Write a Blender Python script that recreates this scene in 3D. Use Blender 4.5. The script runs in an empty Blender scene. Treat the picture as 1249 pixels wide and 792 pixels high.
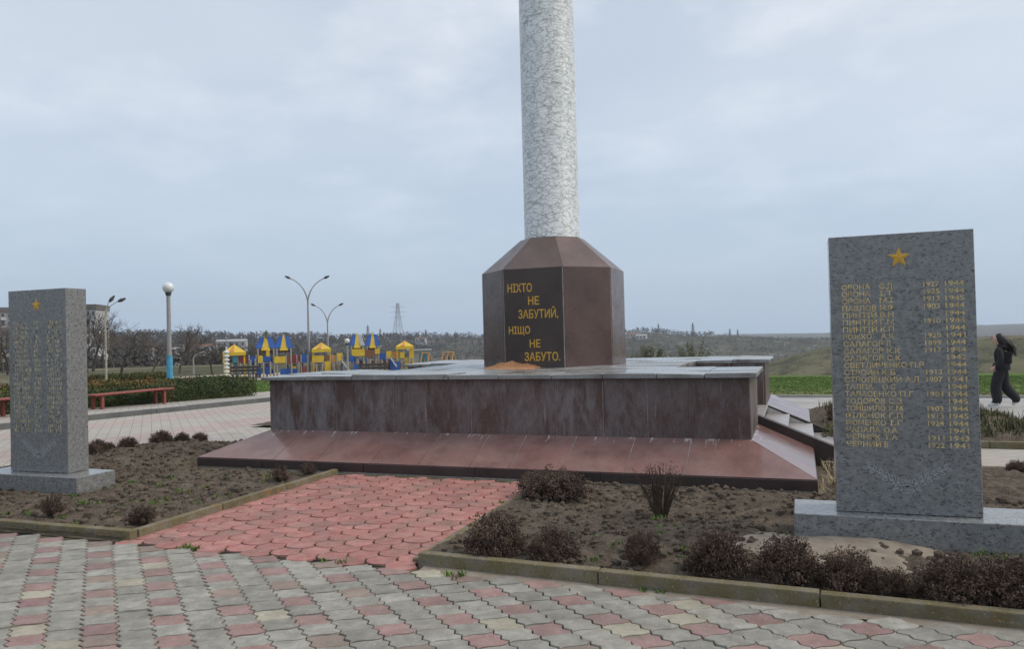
import bpy, bmesh, math, random
import numpy as np
from mathutils import Vector, Matrix
random.seed(7); rng = np.random.default_rng(7)
scene = bpy.context.scene
C = scene.collection

# ------------------------------------------------------------------ camera
HC = 1.65
F, CX, CY = 947.0, 624.5, 396.0
_y = np.array([975. - CX, -(402. - CY), -F]); _x = -np.array([-1940. - CX, -(477. - CY), -F])
_y /= np.linalg.norm(_y); _x /= np.linalg.norm(_x); _x -= _y * (_x @ _y); _x /= np.linalg.norm(_x)
RM = np.array([_x, _y, np.cross(_x, _y)])
cam = bpy.data.cameras.new('camera'); camo = bpy.data.objects.new('camera', cam); C.objects.link(camo)
cam.sensor_width = 36; cam.lens = F / 1249 * 36; cam.clip_start = .05; cam.clip_end = 20000
mw = Matrix.Identity(4)
for i in range(3):
    for j in range(3): mw[i][j] = RM[i][j]
mw[2][3] = HC
camo.matrix_world = mw
scene.camera = camo

# ------------------------------------------------------------------ sky, sun, exposure
SUN_EL, SUN_AZ = 48., 75.          # azimuth clockwise from +Y (towards +X)
world = bpy.data.worlds.new('World'); scene.world = world; world.use_nodes = True
nt = world.node_tree; nt.nodes.clear()
def wn(t, **k):
    n = nt.nodes.new(t)
    for a, b in k.items(): setattr(n, a, b)
    return n
L = nt.links.new
out = wn('ShaderNodeOutputWorld'); bg = wn('ShaderNodeBackground'); L(bg.outputs[0], out.inputs[0])
sky = wn('ShaderNodeTexSky', sky_type='NISHITA', sun_disc=False)
sky.sun_elevation = math.radians(SUN_EL); sky.sun_rotation = math.radians(SUN_AZ); sky.air_density = 1.2; sky.dust_density = 2.0
sk = wn('ShaderNodeVectorMath', operation='SCALE'); L(sky.outputs[0], sk.inputs[0]); sk.inputs['Scale'].default_value = .085
tcw = wn('ShaderNodeTexCoord'); sep = wn('ShaderNodeSeparateXYZ'); L(tcw.outputs['Generated'], sep.inputs[0])
zz = wn('ShaderNodeMath', operation='MAXIMUM'); L(sep.outputs[2], zz.inputs[0]); zz.inputs[1].default_value = 0.
za = wn('ShaderNodeMath', operation='ADD'); L(zz.outputs[0], za.inputs[0]); za.inputs[1].default_value = .16
dv = wn('ShaderNodeVectorMath', operation='DIVIDE'); L(tcw.outputs['Generated'], dv.inputs[0])
cb = wn('ShaderNodeCombineXYZ'); [L(za.outputs[0], cb.inputs[i]) for i in range(3)]; L(cb.outputs[0], dv.inputs[1])
mp = wn('ShaderNodeMapping'); L(dv.outputs[0], mp.inputs[0]); mp.inputs['Scale'].default_value = (1, 1, .0); mp.inputs['Rotation'].default_value = (0, 0, .5); mp.inputs['Location'].default_value = (3.1, 1.7, 0)
n1 = wn('ShaderNodeTexNoise'); L(mp.outputs[0], n1.inputs['Vector']); n1.inputs['Scale'].default_value = .55; n1.inputs['Detail'].default_value = 6; n1.inputs['Roughness'].default_value = .5; n1.inputs['Distortion'].default_value = .4
n2 = wn('ShaderNodeTexNoise'); L(mp.outputs[0], n2.inputs['Vector']); n2.inputs['Scale'].default_value = 1.7; n2.inputs['Detail'].default_value = 7; n2.inputs['Roughness'].default_value = .55
def wramp(fac, a, b):
    r = wn('ShaderNodeMapRange'); L(fac, r.inputs[0]); r.inputs[1].default_value = a; r.inputs[2].default_value = b; return r.outputs[0]
def wmix(f, a, b):
    m = wn('ShaderNodeMix', data_type='RGBA')
    if isinstance(f, float): m.inputs[0].default_value = f
    else: L(f, m.inputs[0])
    for s, v in ((m.inputs[6], a), (m.inputs[7], b)):
        if isinstance(v, tuple): s.default_value = (*v, 1)
        else: L(v, s)
    return m.outputs[2]
cloud = wmix(wramp(n1.outputs[0], .34, .68), (.445, .510, .600), (.620, .655, .705))
cloud = wmix(wramp(n2.outputs[0], .48, .82), cloud, (.740, .762, .795))
hz = wramp(zz.outputs[0], .0, .34)
veil = wmix(hz, (.355, .465, .600), cloud)          # the clear paler band of air low over the land
col = wmix(.12, veil, sk.outputs[0])
L(col, bg.inputs[0]); bg.inputs[1].default_value = 1.0
sun = bpy.data.lights.new('sun', 'SUN'); suno = bpy.data.objects.new('sun', sun); C.objects.link(suno)
sun.energy = 1.5; sun.angle = math.radians(22); sun.color = (1, .88, .72)
_el, _az = math.radians(SUN_EL), math.radians(SUN_AZ)
suno.rotation_euler = Vector((math.cos(_el) * math.sin(_az), math.cos(_el) * math.cos(_az), math.sin(_el))).to_track_quat('Z', 'Y').to_euler()
suno.location = (30, 10, 40)
vs = scene.view_settings; vs.view_transform = 'Standard'; vs.look = 'None'; vs.exposure = .44; vs.gamma = 1.; vs.use_curve_mapping = False
scene.render.engine = 'CYCLES'
cy = scene.cycles; cy.use_denoising = True; cy.max_bounces = 6; cy.diffuse_bounces = 3; cy.glossy_bounces = 3; cy.transparent_max_bounces = 8; cy.volume_bounces = 1
cy.use_adaptive_sampling = True; cy.adaptive_threshold = .01

# ------------------------------------------------------------------ helpers
WO = {}
def put(o, parent=None, at=(0, 0, 0)):
    C.objects.link(o); at = Vector(at)
    if parent is not None:
        o.parent = parent; o.location = at - WO[parent.name]
    else: o.location = at
    WO[o.name] = at
    return o
def mesh(name, V, Fs, mat=None, parent=None, at=(0, 0, 0), smooth=False):
    me = bpy.data.meshes.new(name); me.from_pydata([tuple(v) for v in V], [], [tuple(f) for f in Fs]); me.update()
    if smooth: me.polygons.foreach_set('use_smooth', [True] * len(me.polygons))
    if mat: me.materials.append(mat)
    return put(bpy.data.objects.new(name, me), parent, at)
def meshnp(name, V, Fs, mat=None, parent=None, at=(0, 0, 0), smooth=False):
    """V (n,3) array, Fs (m,k) array of equal-sized faces."""
    V = np.asarray(V, np.float32); Fs = np.asarray(Fs, np.int32); k = Fs.shape[1]
    me = bpy.data.meshes.new(name); me.vertices.add(len(V)); me.vertices.foreach_set('co', V.ravel())
    me.loops.add(Fs.size); me.loops.foreach_set('vertex_index', Fs.ravel())
    me.polygons.add(len(Fs)); me.polygons.foreach_set('loop_start', np.arange(0, Fs.size, k, dtype=np.int32))
    me.update(calc_edges=True)
    if smooth: me.polygons.foreach_set('use_smooth', [True] * len(me.polygons))
    if mat: me.materials.append(mat)
    return put(bpy.data.objects.new(name, me), parent, at)
def share(name, me, parent, at, rot=None, mat=None, scl=None):
    o = bpy.data.objects.new(name, me); put(o, parent, at)
    if rot is not None: o.rotation_euler = rot
    if scl is not None: o.scale = scl
    if mat is not None:
        o.material_slots[0].link = 'OBJECT'; o.material_slots[0].material = mat
    return o
def empty(name, at=(0, 0, 0), parent=None):
    o = bpy.data.objects.new(name, None); o.empty_display_size = .1
    return put(o, parent, at)
def tag(o, label, cat=None, group=None, kind=None):
    o['label'] = label
    if cat: o['category'] = cat
    if group: o['group'] = group
    if kind: o['kind'] = kind
    return o
BOXF = [(0, 3, 2, 1), (4, 5, 6, 7), (0, 1, 5, 4), (1, 2, 6, 5), (2, 3, 7, 6), (3, 0, 4, 7)]
def bv(x0, x1, y0, y1, z0, z1):
    return [(x0, y0, z0), (x1, y0, z0), (x1, y1, z0), (x0, y1, z0), (x0, y0, z1), (x1, y0, z1), (x1, y1, z1), (x0, y1, z1)]
class MB:
    def __init__(s): s.V = []; s.F = []
    def add(s, V, Fs):
        n = len(s.V); s.V += [tuple(v) for v in V]; s.F += [tuple(i + n for i in f) for f in Fs]; return s
    def box(s, *a): return s.add(bv(*a), BOXF)
    def bar(s, a, b, r0, r1=None, n=6, cap=True):
        a, b = Vector(a), Vector(b); r1 = r0 if r1 is None else r1
        d = (b - a).normalized(); u = d.orthogonal().normalized(); w = d.cross(u)
        V = []
        for p, r in ((a, r0), (b, r1)):
            for i in range(n):
                t = 2 * math.pi * i / n; V.append(p + (u * math.cos(t) + w * math.sin(t)) * r)
        Fs = [(i, (i + 1) % n, n + (i + 1) % n, n + i) for i in range(n)]
        if cap: Fs += [tuple(range(n - 1, -1, -1)), tuple(range(n, 2 * n))]
        return s.add(V, Fs)
    def path(s, pts, radii, n=6):
        pts = [Vector(p) for p in pts]; V = []; m = len(pts)
        if not hasattr(radii, '__len__'): radii = [radii] * m
        u = None
        for k, p in enumerate(pts):
            d = (pts[min(k + 1, m - 1)] - pts[max(k - 1, 0)]).normalized()
            u = d.orthogonal().normalized() if u is None else (u - d * u.dot(d)).normalized()
            w = d.cross(u)
            V += [p + (u * math.cos(2 * math.pi * i / n) + w * math.sin(2 * math.pi * i / n)) * radii[k] for i in range(n)]
        Fs = [(k * n + i, k * n + (i + 1) % n, (k + 1) * n + (i + 1) % n, (k + 1) * n + i) for k in range(m - 1) for i in range(n)]
        Fs += [tuple(range(n - 1, -1, -1)), tuple(range((m - 1) * n, m * n))]
        return s.add(V, Fs)
    def lathe(s, prof, c=(0, 0, 0), n=16):
        V = [(c[0] + r * math.cos(2 * math.pi * i / n), c[1] + r * math.sin(2 * math.pi * i / n), c[2] + z) for r, z in prof for i in range(n)]
        m = len(prof)
        Fs = [(k * n + i, k * n + (i + 1) % n, (k + 1) * n + (i + 1) % n, (k + 1) * n + i) for k in range(m - 1) for i in range(n)]
        Fs += [tuple(range(n - 1, -1, -1)), tuple(range((m - 1) * n, m * n))]
        return s.add(V, Fs)
    def prism(s, pts, t):
        """pts: planar 3-D polygon, extruded by t against its normal."""
        P = [Vector(p) for p in pts]; n = Vector((0, 0, 0))
        for i in range(len(P)): n += (P[i] - P[0]).cross(P[(i + 1) % len(P)] - P[0])
        n.normalize(); k = len(P)
        V = P + [p - n * t for p in P]
        return s.add(V, [tuple(range(k)), tuple(range(2 * k - 1, k - 1, -1))] + [(i, k + i, k + (i + 1) % k, (i + 1) % k) for i in range(k)])
    def build(s, name, mat, parent=None, at=(0, 0, 0), smooth=False, bevel=0, seg=1):
        o = mesh(name, s.V, s.F, mat, parent, at, smooth)
        if bevel:
            bm = bmesh.new(); bm.from_mesh(o.data)
            bmesh.ops.bevel(bm, geom=bm.edges[:] , offset=bevel, segments=seg, affect='EDGES', profile=.6, clamp_overlap=True)
            bm.to_mesh(o.data); bm.free()
        return o
def box(name, x0, x1, y0, y1, z0, z1, mat, parent=None, bevel=0): return MB().box(x0, x1, y0, y1, z0, z1).build(name, mat, parent, bevel=bevel)

_T = rng.random((256, 256))
def vnoise(x, y):
    x = np.asarray(x, float); y = np.asarray(y, float)
    xi = np.floor(x).astype(int); yi = np.floor(y).astype(int); fx = x - xi; fy = y - yi
    fx = fx * fx * (3 - 2 * fx); fy = fy * fy * (3 - 2 * fy)
    g = lambda a, b: _T[a % 256, b % 256]
    return (g(xi, yi) * (1 - fx) + g(xi + 1, yi) * fx) * (1 - fy) + (g(xi, yi + 1) * (1 - fx) + g(xi + 1, yi + 1) * fx) * fy - .5
def fbm(x, y, o=4, g=.5):
    a, s, t = 1., 0., 0.
    for k in range(o): s = s + a * vnoise(x * 2 ** k + 17.3 * k, y * 2 ** k + 5.1 * k); t += a; a *= g
    return s / t

def slope(Y): return -0.02 * np.clip(np.asarray(Y, float) - 9, 0, 70)
def project(p):
    c = RM.T @ (np.asarray(p, float) - [0, 0, HC]); return CX - F * c[0] / c[2], CY + F * c[1] / c[2], -c[2]
def bearing(px):                       # compass bearing (deg from +Y towards +X) of a photo column
    d = RM @ np.array([px - CX, 0, -F]); return math.degrees(math.atan2(d[0], d[1]))
def horizon(px): return 402. - (px - 975.) * (477. - 402.) / (975. + 1940.)
def elev(px, py):                      # tangent of elevation of a photo point
    d = RM @ np.array([px - CX, -(py - CY), -F]); return d[2] / math.hypot(d[0], d[1])

# ------------------------------------------------------------------ materials
class NM:
    def __init__(s, name, rough=.7, spec=.5):
        s.m = bpy.data.materials.new(name); s.m.use_nodes = True; s.t = s.m.node_tree
        s.b = s.t.nodes['Principled BSDF']; s.b.inputs['Roughness'].default_value = rough; s.b.inputs['Specular IOR Level'].default_value = spec
        s._pos = None
    def n(s, t, **k):
        x = s.t.nodes.new(t)
        for a, b in k.items(): setattr(x, a, b)
        return x
    def put(s, sock, v):
        if isinstance(v, bpy.types.NodeSocket): s.t.links.new(v, sock)
        elif isinstance(v, tuple) and len(v) == 3 and sock.type == 'RGBA': sock.default_value = (*v, 1)
        else: sock.default_value = v
    def pos(s, scale=(1, 1, 1), rot=(0, 0, 0), obj=False):
        src = s.n('ShaderNodeTexCoord').outputs['Object'] if obj else s.n('ShaderNodeNewGeometry').outputs['Position']
        m = s.n('ShaderNodeMapping'); s.put(m.inputs[0], src); m.inputs['Scale'].default_value = scale; m.inputs['Rotation'].default_value = rot
        return m.outputs[0]
    def noise(s, scale, detail=4, rough=.55, dist=0., vec=None):
        x = s.n('ShaderNodeTexNoise'); s.put(x.inputs['Vector'], vec or s.pos()); x.inputs['Scale'].default_value = scale
        x.inputs['Detail'].default_value = detail; x.inputs['Roughness'].default_value = rough; x.inputs['Distortion'].default_value = dist
        return x.outputs[0]
    def vor(s, scale, feature='F1', vec=None, rand=1., out='Distance'):
        x = s.n('ShaderNodeTexVoronoi', feature=feature); s.put(x.inputs['Vector'], vec or s.pos()); x.inputs['Scale'].default_value = scale; x.inputs['Randomness'].default_value = rand
        return x.outputs[out]
    def rng(s, f, a, b, c=0., d=1.):
        x = s.n('ShaderNodeMapRange'); s.put(x.inputs[0], f)
        for i, v in enumerate((a, b, c, d)): x.inputs[i + 1].default_value = v
        return x.outputs[0]
    def mix(s, f, a, b, mode='MIX'):
        x = s.n('ShaderNodeMix', data_type='RGBA', blend_type=mode); s.put(x.inputs[0], f); s.put(x.inputs[6], a); s.put(x.inputs[7], b); return x.outputs[2]
    def math(s, op, a, b=0.):
        x = s.n('ShaderNodeMath', operation=op); s.put(x.inputs[0], a); s.put(x.inputs[1], b); return x.outputs[0]
    def rand(s): return s.n('ShaderNodeObjectInfo').outputs['Random']
    def xyz(s, i):
        x = s.n('ShaderNodeSeparateXYZ'); s.put(x.inputs[0], s.n('ShaderNodeNewGeometry').outputs['Position']); return x.outputs[i]
    def jitter(s, col, amt, f=None):       # whole-piece tone shifts
        f = f or s.rand(); x = s.n('ShaderNodeHueSaturation'); s.put(x.inputs['Color'], col); s.put(x.inputs['Value'], s.rng(f, 0, 1, 1 - amt, 1 + amt)); return x.outputs[0]
    def bump(s, h, strength=.3, dist=.01):
        x = s.n('ShaderNodeBump'); s.put(x.inputs['Height'], h); x.inputs['Strength'].default_value = strength; x.inputs['Distance'].default_value = dist
        s.t.links.new(x.outputs[0], s.b.inputs['Normal']); return s
    def col(s, v): s.put(s.b.inputs['Base Color'], v); return s
    def rgh(s, v): s.put(s.b.inputs['Roughness'], v); return s

def plain(name, c, rough=.6, var=.12, scale=6., metal=0.):
    k = NM(name, rough); k.col(k.jitter(k.mix(k.rng(k.noise(scale, 4), .3, .7), tuple(v * (1 - var) for v in c), tuple(min(1, v * (1 + var)) for v in c)), .04))
    k.b.inputs['Metallic'].default_value = metal; return k.m

def m_tile(name, c, c2):
    k = NM(name, .78, .35)
    a = k.mix(k.rng(k.noise(9, 5), .35, .65), c, c2)
    a = k.mix(k.math('MULTIPLY', k.rng(k.noise(2.6, 6, .65), .46, .70), .6), a, (.17, .155, .125)); a = k.mix(k.math('MULTIPLY', k.rng(k.noise(22, 5, .7), .50, .68), .4), a, (.17, .16, .14))          # dirt films
    a = k.mix(k.math('MULTIPLY', k.rng(k.noise(160, 2), .55, .75), .35), a, (.12, .11, .10))
    a = k.mix(k.math('MULTIPLY', k.rng(k.noise(55, 3), .62, .72), .4), a, (.62, .61, .57))
    k.col(k.jitter(a, .16)); k.bump(k.noise(90, 6, .7), .6, .006); return k.m
MT_GREY = m_tile('paver_grey', (.235, .228, .20), (.345, .337, .30))
MT_PINK = m_tile('paver_pink', (.25, .152, .142), (.325, .215, .20))
MT_YEL = m_tile('paver_yellow', (.34, .315, .24), (.40, .375, .30))
MT_BRN = m_tile('paver_brown', (.215, .165, .14), (.285, .225, .19))
MT_RED = m_tile('paver_red', (.335, .130, .115), (.43, .205, .185))
def m_joint():
    k = NM('joint_sand', .95, .2)
    k.col(k.mix(k.rng(k.noise(3.5, 5), .42, .62), (.032, .03, .026), (.10, .085, .06))); k.bump(k.noise(120, 3), .5, .006); return k.m
M_JOINT = m_joint()
def m_kerb():
    k = NM('kerb_concrete', .9, .25)
    a = k.mix(k.rng(k.noise(14, 5), .35, .7), (.19, .17, .13), (.33, .305, .245))
    a = k.mix(k.rng(k.noise(7, 8, .75), .40, .56, 0, .92), a, (.175, .145, .068))                    # moss
    a = k.mix(k.math('MULTIPLY', k.rng(k.noise(2.3, 5, .7), .60, .68), .8), a, (.30, .17, .05))  # orange lichen
    a = k.mix(k.rng(k.noise(48, 4, .7), .60, .68), a, (.36, .34, .28))
    k.col(k.jitter(a, .10)); k.bump(k.noise(50, 8, .75), 1., .02); return k.m
M_KERB = m_kerb()
def m_soil(name='soil', c=(.066, .052, .040), d=(.170, .140, .110), g=.35):
    k = NM(name, .97, .15)
    a = k.mix(k.rng(k.noise(7, 8, .65), .35, .68), c, d)
    a = k.mix(k.rng(k.noise(60, 5, .7), .50, .74), a, tuple(v * 1.45 for v in d))
    a = k.mix(k.math('MULTIPLY', k.rng(k.noise(1.9, 6, .7), .57, .72), g), a, (.065, .085, .028))   # film of small weeds
    k.col(a); k.bump(k.noise(45, 8, .7), .9, .03); return k.m
M_SOIL = m_soil()
def m_sand():
    k = NM('grit', .95, .2)
    a = k.mix(k.rng(k.noise(8, 5), .3, .7), (.20, .17, .135), (.31, .27, .225)); a = k.mix(k.rng(k.noise(220, 2), .6, .72), a, (.12, .10, .08))
    k.col(a); k.bump(k.noise(200, 3), .6, .006); return k.m
M_GRIT = m_sand()

def m_granite_grey():
    k = NM('grey_granite', .30, .5)
    a = k.mix(k.rng(k.noise(22, 5, .6), .3, .7), (.165, .170, .172), (.275, .280, .280))
    v = k.pos((38, 38, 92)); 
    fl = k.rng(k.noise(1, 4, .65, .5, k.pos((34, 34, 66))), .55, .60)
    a = k.mix(k.math('MULTIPLY', fl, .70), a, (.045, .050, .055))
    a = k.mix(k.math('MULTIPLY', k.rng(k.noise(1, 2, .5, .3, k.pos((120, 120, 200))), .60, .70), .5), a, (.30, .32, .34))
    k.col(a); k.rgh(k.rng(k.noise(6, 4), .3, .7, .14, .28)); k.bump(k.noise(150, 2), .06, .002); return k.m
M_GRAN = m_granite_grey()
M_GOLD = plain('gold_paint', (.62, .36, .045), .5, .10, 40)
M_GOLDW = plain('worn_gold_paint', (.64, .48, .21), .6, .35, 30)
M_WORN = plain('worn_bronze_lettering', (.54, .47, .32), .6, .3, 30)
M_ETCH = plain('etched_line', (.40, .41, .42), .75, .1, 60)

def m_wall():
    k = NM('weathered_brown_granite', .42, .5)
    a = k.mix(k.rng(k.noise(90, 3), .35, .7), (.072, .043, .038), (.145, .092, .082))
    pr = k.rng(k.rand(), 0, 1, .15, 1.)                                   # some panels bloomed grey, some stayed brown
    st = k.noise(1, 10, .74, .25, k.pos((4.5, 4.5, 1.6)))
    a = k.mix(k.math('MULTIPLY', k.rng(st, .43, .60, 0, 1.), pr), a, (.23, .215, .22))
    a = k.mix(k.math('MULTIPLY', k.rng(k.noise(1, 6, .7, .2, k.pos((9, 9, 3))), .50, .70), .45), a, (.070, .044, .040))
    a = k.mix(k.math('MULTIPLY', k.rng(k.noise(1, 8, .75, .2, k.pos((34, 34, 1.6))), .57, .66), .55), a, (.026, .019, .019))   # dark drips
    a = k.mix(k.math('MULTIPLY', k.rng(k.noise(1, 8, .75, .2, k.pos((24, 24, 2.0))), .59, .68), .6), a, (.33, .315, .31))     # lime wash
    a = k.mix(k.math('MULTIPLY', k.rng(k.noise(45, 6, .8), .50, .66), .40), a, (.035, .024, .023))
    k.col(a); k.rgh(k.rng(st, .42, .68, .28, .55)); k.bump(k.noise(120, 3), .08, .003); return k.m
M_WALL = m_wall()
def m_rose(name, c, d, r0, r1, stain=True):
    k = NM(name, .3, .5)
    a = k.mix(k.rng(k.noise(130, 3, .6), .35, .68), c, d)
    a = k.mix(k.rng(k.noise(2.5, 4), .4, .75), a, tuple(v * .78 for v in c))
    a = k.mix(k.math('MULTIPLY', k.rng(k.noise(260, 2), .60, .70), .6), a, (.36, .25, .22))
    if stain:
        a = k.mix(k.rng(k.noise(1.6, 7, .7), .42, .70, .05, .55), a, (.31, .225, .205))
        s_ = k.noise(1, 6, .65, .3, k.pos((16, 2.4, 2.4)))
        g = k.rng(k.xyz(2), .26, .44)
        a = k.mix(k.math('MULTIPLY', k.rng(k.math('ADD', k.math('MULTIPLY', s_, .80), k.math('MULTIPLY', g, .20)), .635, .69), .85), a, (.55, .53, .50))
    k.col(k.jitter(a, .13)); k.rgh(k.rng(k.noise(4, 6, .65), .3, .7, r0, r1)); return k.m
M_SKIRT = m_rose('rose_granite', (.165, .080, .072), (.29, .165, .148), .12, .24)
M_EDGE = m_rose('dark_granite_edge', (.026, .017, .016), (.065, .044, .040), .4, .6, False)
M_PED = m_rose('brown_granite', (.068, .042, .036), (.130, .082, .070), .18, .34, False)
M_PEDF = m_rose('brown_granite_facet', (.095, .060, .052), (.17, .115, .10), .28, .42, False)
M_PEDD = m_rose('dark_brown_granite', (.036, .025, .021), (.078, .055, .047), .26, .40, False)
M_MORT = plain('mortar', (.52, .49, .46), .9, .25, 20)
def m_cap():
    k = NM('wet_grey_granite', .25, .5)
    a = k.mix(k.rng(k.noise(60, 4), .3, .7), (.21, .215, .215), (.33, .335, .33))
    w = k.noise(1.6, 6, .6)
    a = k.mix(k.rng(w, .50, .64, 0, .65), a, (.12, .118, .115))
    a = k.mix(k.math('MULTIPLY', k.rng(k.noise(3.1, 6, .7), .62, .68), .8), a, (.06, .052, .045))
    k.col(k.jitter(a, .10)); k.rgh(k.rng(w, .40, .62, .38, .10)); k.bump(k.noise(30, 4), .08, .004); return k.m
M_CAP = m_cap()
def m_step():
    k = NM('step_granite', .35, .5)
    a = k.mix(k.rng(k.noise(110, 3), .35, .7), (.27, .245, .24), (.40, .375, .37)); a = k.mix(k.rng(k.noise(3, 6, .7), .55, .7, 0, .6), a, (.15, .13, .12))
    k.col(k.jitter(a, .08)); k.rgh(k.rng(k.noise(3, 4), .3, .7, .22, .45)); return k.m
M_STEP = m_step()
def m_column():
    k = NM('veined_white_marble', .42, .5)
    base = k.mix(k.rng(k.noise(5, 5), .3, .7), (.51, .55, .575), (.63, .665, .685))
    def veins(rot, sc, w, dst, seed):
        p = k.pos(sc, rot); d = k.n('ShaderNodeTexNoise'); k.put(d.inputs['Vector'], p); d.inputs['Scale'].default_value = 1.3; d.inputs['Detail'].default_value = 4
        m = k.n('ShaderNodeVectorMath', operation='MULTIPLY_ADD'); k.put(m.inputs[0], d.outputs['Color']); m.inputs[1].default_value = (dst,) * 3; k.put(m.inputs[2], p)
        a = k.n('ShaderNodeVectorMath', operation='ADD'); k.put(a.inputs[0], m.outputs[0]); a.inputs[1].default_value = (seed, seed * 2, -seed)
        return k.rng(k.vor(1, 'DISTANCE_TO_EDGE', a.outputs[0]), 0., w, 1., 0.)
    v = k.math('MAXIMUM', veins((.5, .3, .6), (4, 4, 10), .05, .9, 3.), veins((-.7, .6, 1.9), (4.5, 4.5, 11), .046, 1.0, 9.))
    v = k.math('MAXIMUM', v, k.math('MULTIPLY', veins((.2, -.7, 2.8), (7, 7, 15), .05, .8, 21.), .75))
    gate = k.rng(k.noise(12, 4), .34, .46)
    a = k.mix(k.math('MULTIPLY', k.math('MULTIPLY', v, gate), .85), base, (.13, .16, .155))
    a = k.mix(k.math('MULTIPLY', k.rng(k.noise(38, 4, .6), .55, .68), .10), a, (.25, .28, .275))
    k.col(a); k.bump(k.noise(60, 3), .05, .003); return k.m
M_COL = m_column()
def m_paving_far(name, pale, pink, band):
    k = NM(name, .75, .35)
    br = k.n('ShaderNodeTexBrick'); k.put(br.inputs['Vector'], k.pos((1, 1, 1), (0, 0, .78))); br.inputs['Scale'].default_value = 5.2; br.inputs['Mortar Size'].default_value = .035
    br.inputs['Brick Width'].default_value = 1.; br.inputs['Row Height'].default_value = 1.; br.offset = 0.
    k.put(br.inputs['Color1'], tuple(v * .86 for v in pale)); k.put(br.inputs['Color2'], pale); k.put(br.inputs['Mortar'], tuple(v * .5 for v in pale))
    x = k.xyz(0); w = k.math('SINE', k.math('ADD', k.math('MULTIPLY', x, band), k.math('MULTIPLY', k.noise(.7, 2), 1.6)), 0.)
    a = k.mix(k.math('MULTIPLY', k.rng(w, .05, .4), .8), br.outputs[0], k.mix(.35, br.outputs[0], pink))
    a = k.mix(k.rng(k.noise(1.2, 6, .65), .5, .75, 0, .5), a, (.23, .20, .165))
    k.col(a); return k.m
M_PLAZA = m_paving_far('plaza_tiles', (.43, .40, .36), (.40, .21, .20), 2.1)
M_SLABS = m_paving_far('pale_slabs', (.40, .38, .345), (.40, .30, .26), .9)
def m_concrete(name='path_concrete', c=(.27, .265, .255), d=(.40, .39, .37)):
    k = NM(name, .8, .35); a = k.mix(k.rng(k.noise(1.1, 7, .65), .32, .68), c, d); a = k.mix(k.rng(k.noise(14, 5), .55, .75, 0, .5), a, tuple(v * .6 for v in c)); k.col(a); k.bump(k.noise(30, 4), .2, .01); return k.m
M_CONC = m_concrete()
def m_ground():
    k = NM('land', .98, .1)
    r = k.n('ShaderNodeVectorMath', operation='LENGTH'); k.put(r.inputs[0], k.n('ShaderNodeNewGeometry').outputs['Position']); r = r.outputs['Value']
    grass = k.mix(k.rng(k.noise(.35, 7, .65), .35, .65), (.085, .145, .032), (.140, .205, .055))
    grass = k.mix(k.rng(k.noise(.16, 5, .6), .52, .68), grass, (.135, .125, .062))
    grass = k.mix(k.rng(k.math('ADD', k.xyz(1), k.math('MULTIPLY', k.noise(.5, 5), 5.)), 31.5, 29.0, 0, .8), grass, (.17, .155, .085))
    step = k.mix(k.rng(k.noise(.020, 8, .65), .38, .62), (.095, .098, .055), (.190, .172, .112))
    step = k.mix(k.rng(k.noise(.09, 9, .75), .49, .58), step, (.070, .068, .046))
    step = k.mix(k.rng(k.noise(1, 7, .7, .6, k.pos((.012, .05, .05))), .52, .60, 0, .85), step, (.088, .092, .056))
    scrub = k.mix(k.rng(k.noise(.02, 8, .75), .40, .60), (.042, .044, .038), (.105, .102, .082))
    scrub = k.mix(k.rng(k.noise(1, 8, .8, .5, k.pos((.05, .02, .03))), .56, .64), scrub, (.21, .205, .19))        # pale rock
    a = k.mix(k.rng(k.math('ADD', r, k.math('MULTIPLY', k.noise(.05, 4), 16.)), 52, 60), grass, step)
    a = k.mix(k.rng(k.math('ADD', r, k.math('MULTIPLY', k.noise(.012, 4), 160.)), 430, 520), a, scrub)
    k.col(a); k.bump(k.noise(.9, 8, .75), .8, .35); return k.m
M_LAND = m_ground()
def m_leaf(name, cols, rough=.75, sc=1.5):
    k = NM(name, rough, .3)
    a = k.mix(k.rng(k.noise(sc, 3), .35, .65), cols[0], cols[1])
    if len(cols) > 2: a = k.mix(k.rng(k.noise(sc * .35, 3), .56, .66), a, cols[2])
    wn_ = k.n('ShaderNodeTexWhiteNoise'); wn_.noise_dimensions = '3D'
    sn = k.n('ShaderNodeVectorMath', operation='SNAP'); k.put(sn.inputs[0], k.n('ShaderNodeNewGeometry').outputs['Position']); sn.inputs[1].default_value = (.05, .05, .05); k.put(wn_.inputs[0], sn.outputs[0])
    k.col(k.jitter(a, .35, wn_.outputs['Value'])); return k.m
M_SEDUM = m_leaf('dry_flower_heads', [(.062, .043, .034), (.132, .090, .070), (.190, .130, .096)], .9, 9)
M_STEM = m_leaf('dry_stems', [(.060, .042, .030), (.105, .078, .055)], .9, 9)
M_HEDGE = m_leaf('hedge_leaves', [(.030, .048, .016), (.068, .090, .028), (.085, .078, .030)], .7, 2.2)
M_HEDGEB = m_leaf('dry_hedge_leaves', [(.12, .11, .032), (.24, .13, .045)], .7, 1.8)
M_BUD = m_leaf('spring_leaves', [(.075, .085, .034), (.12, .122, .056)], .7, 2)
M_GRASS = m_leaf('grass_blades', [(.075, .145, .028), (.140, .215, .055), (.16, .16, .065)], .7, 3)
M_STRAW = m_leaf('straw', [(.26, .20, .115), (.37, .30, .19)], .8, 5)
M_BARK = m_leaf('bark', [(.055, .047, .040), (.10, .086, .072)], .95, 3)
M_TWIG = m_leaf('twigs', [(.095, .080, .070), (.150, .126, .108)], .95, .6)

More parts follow.
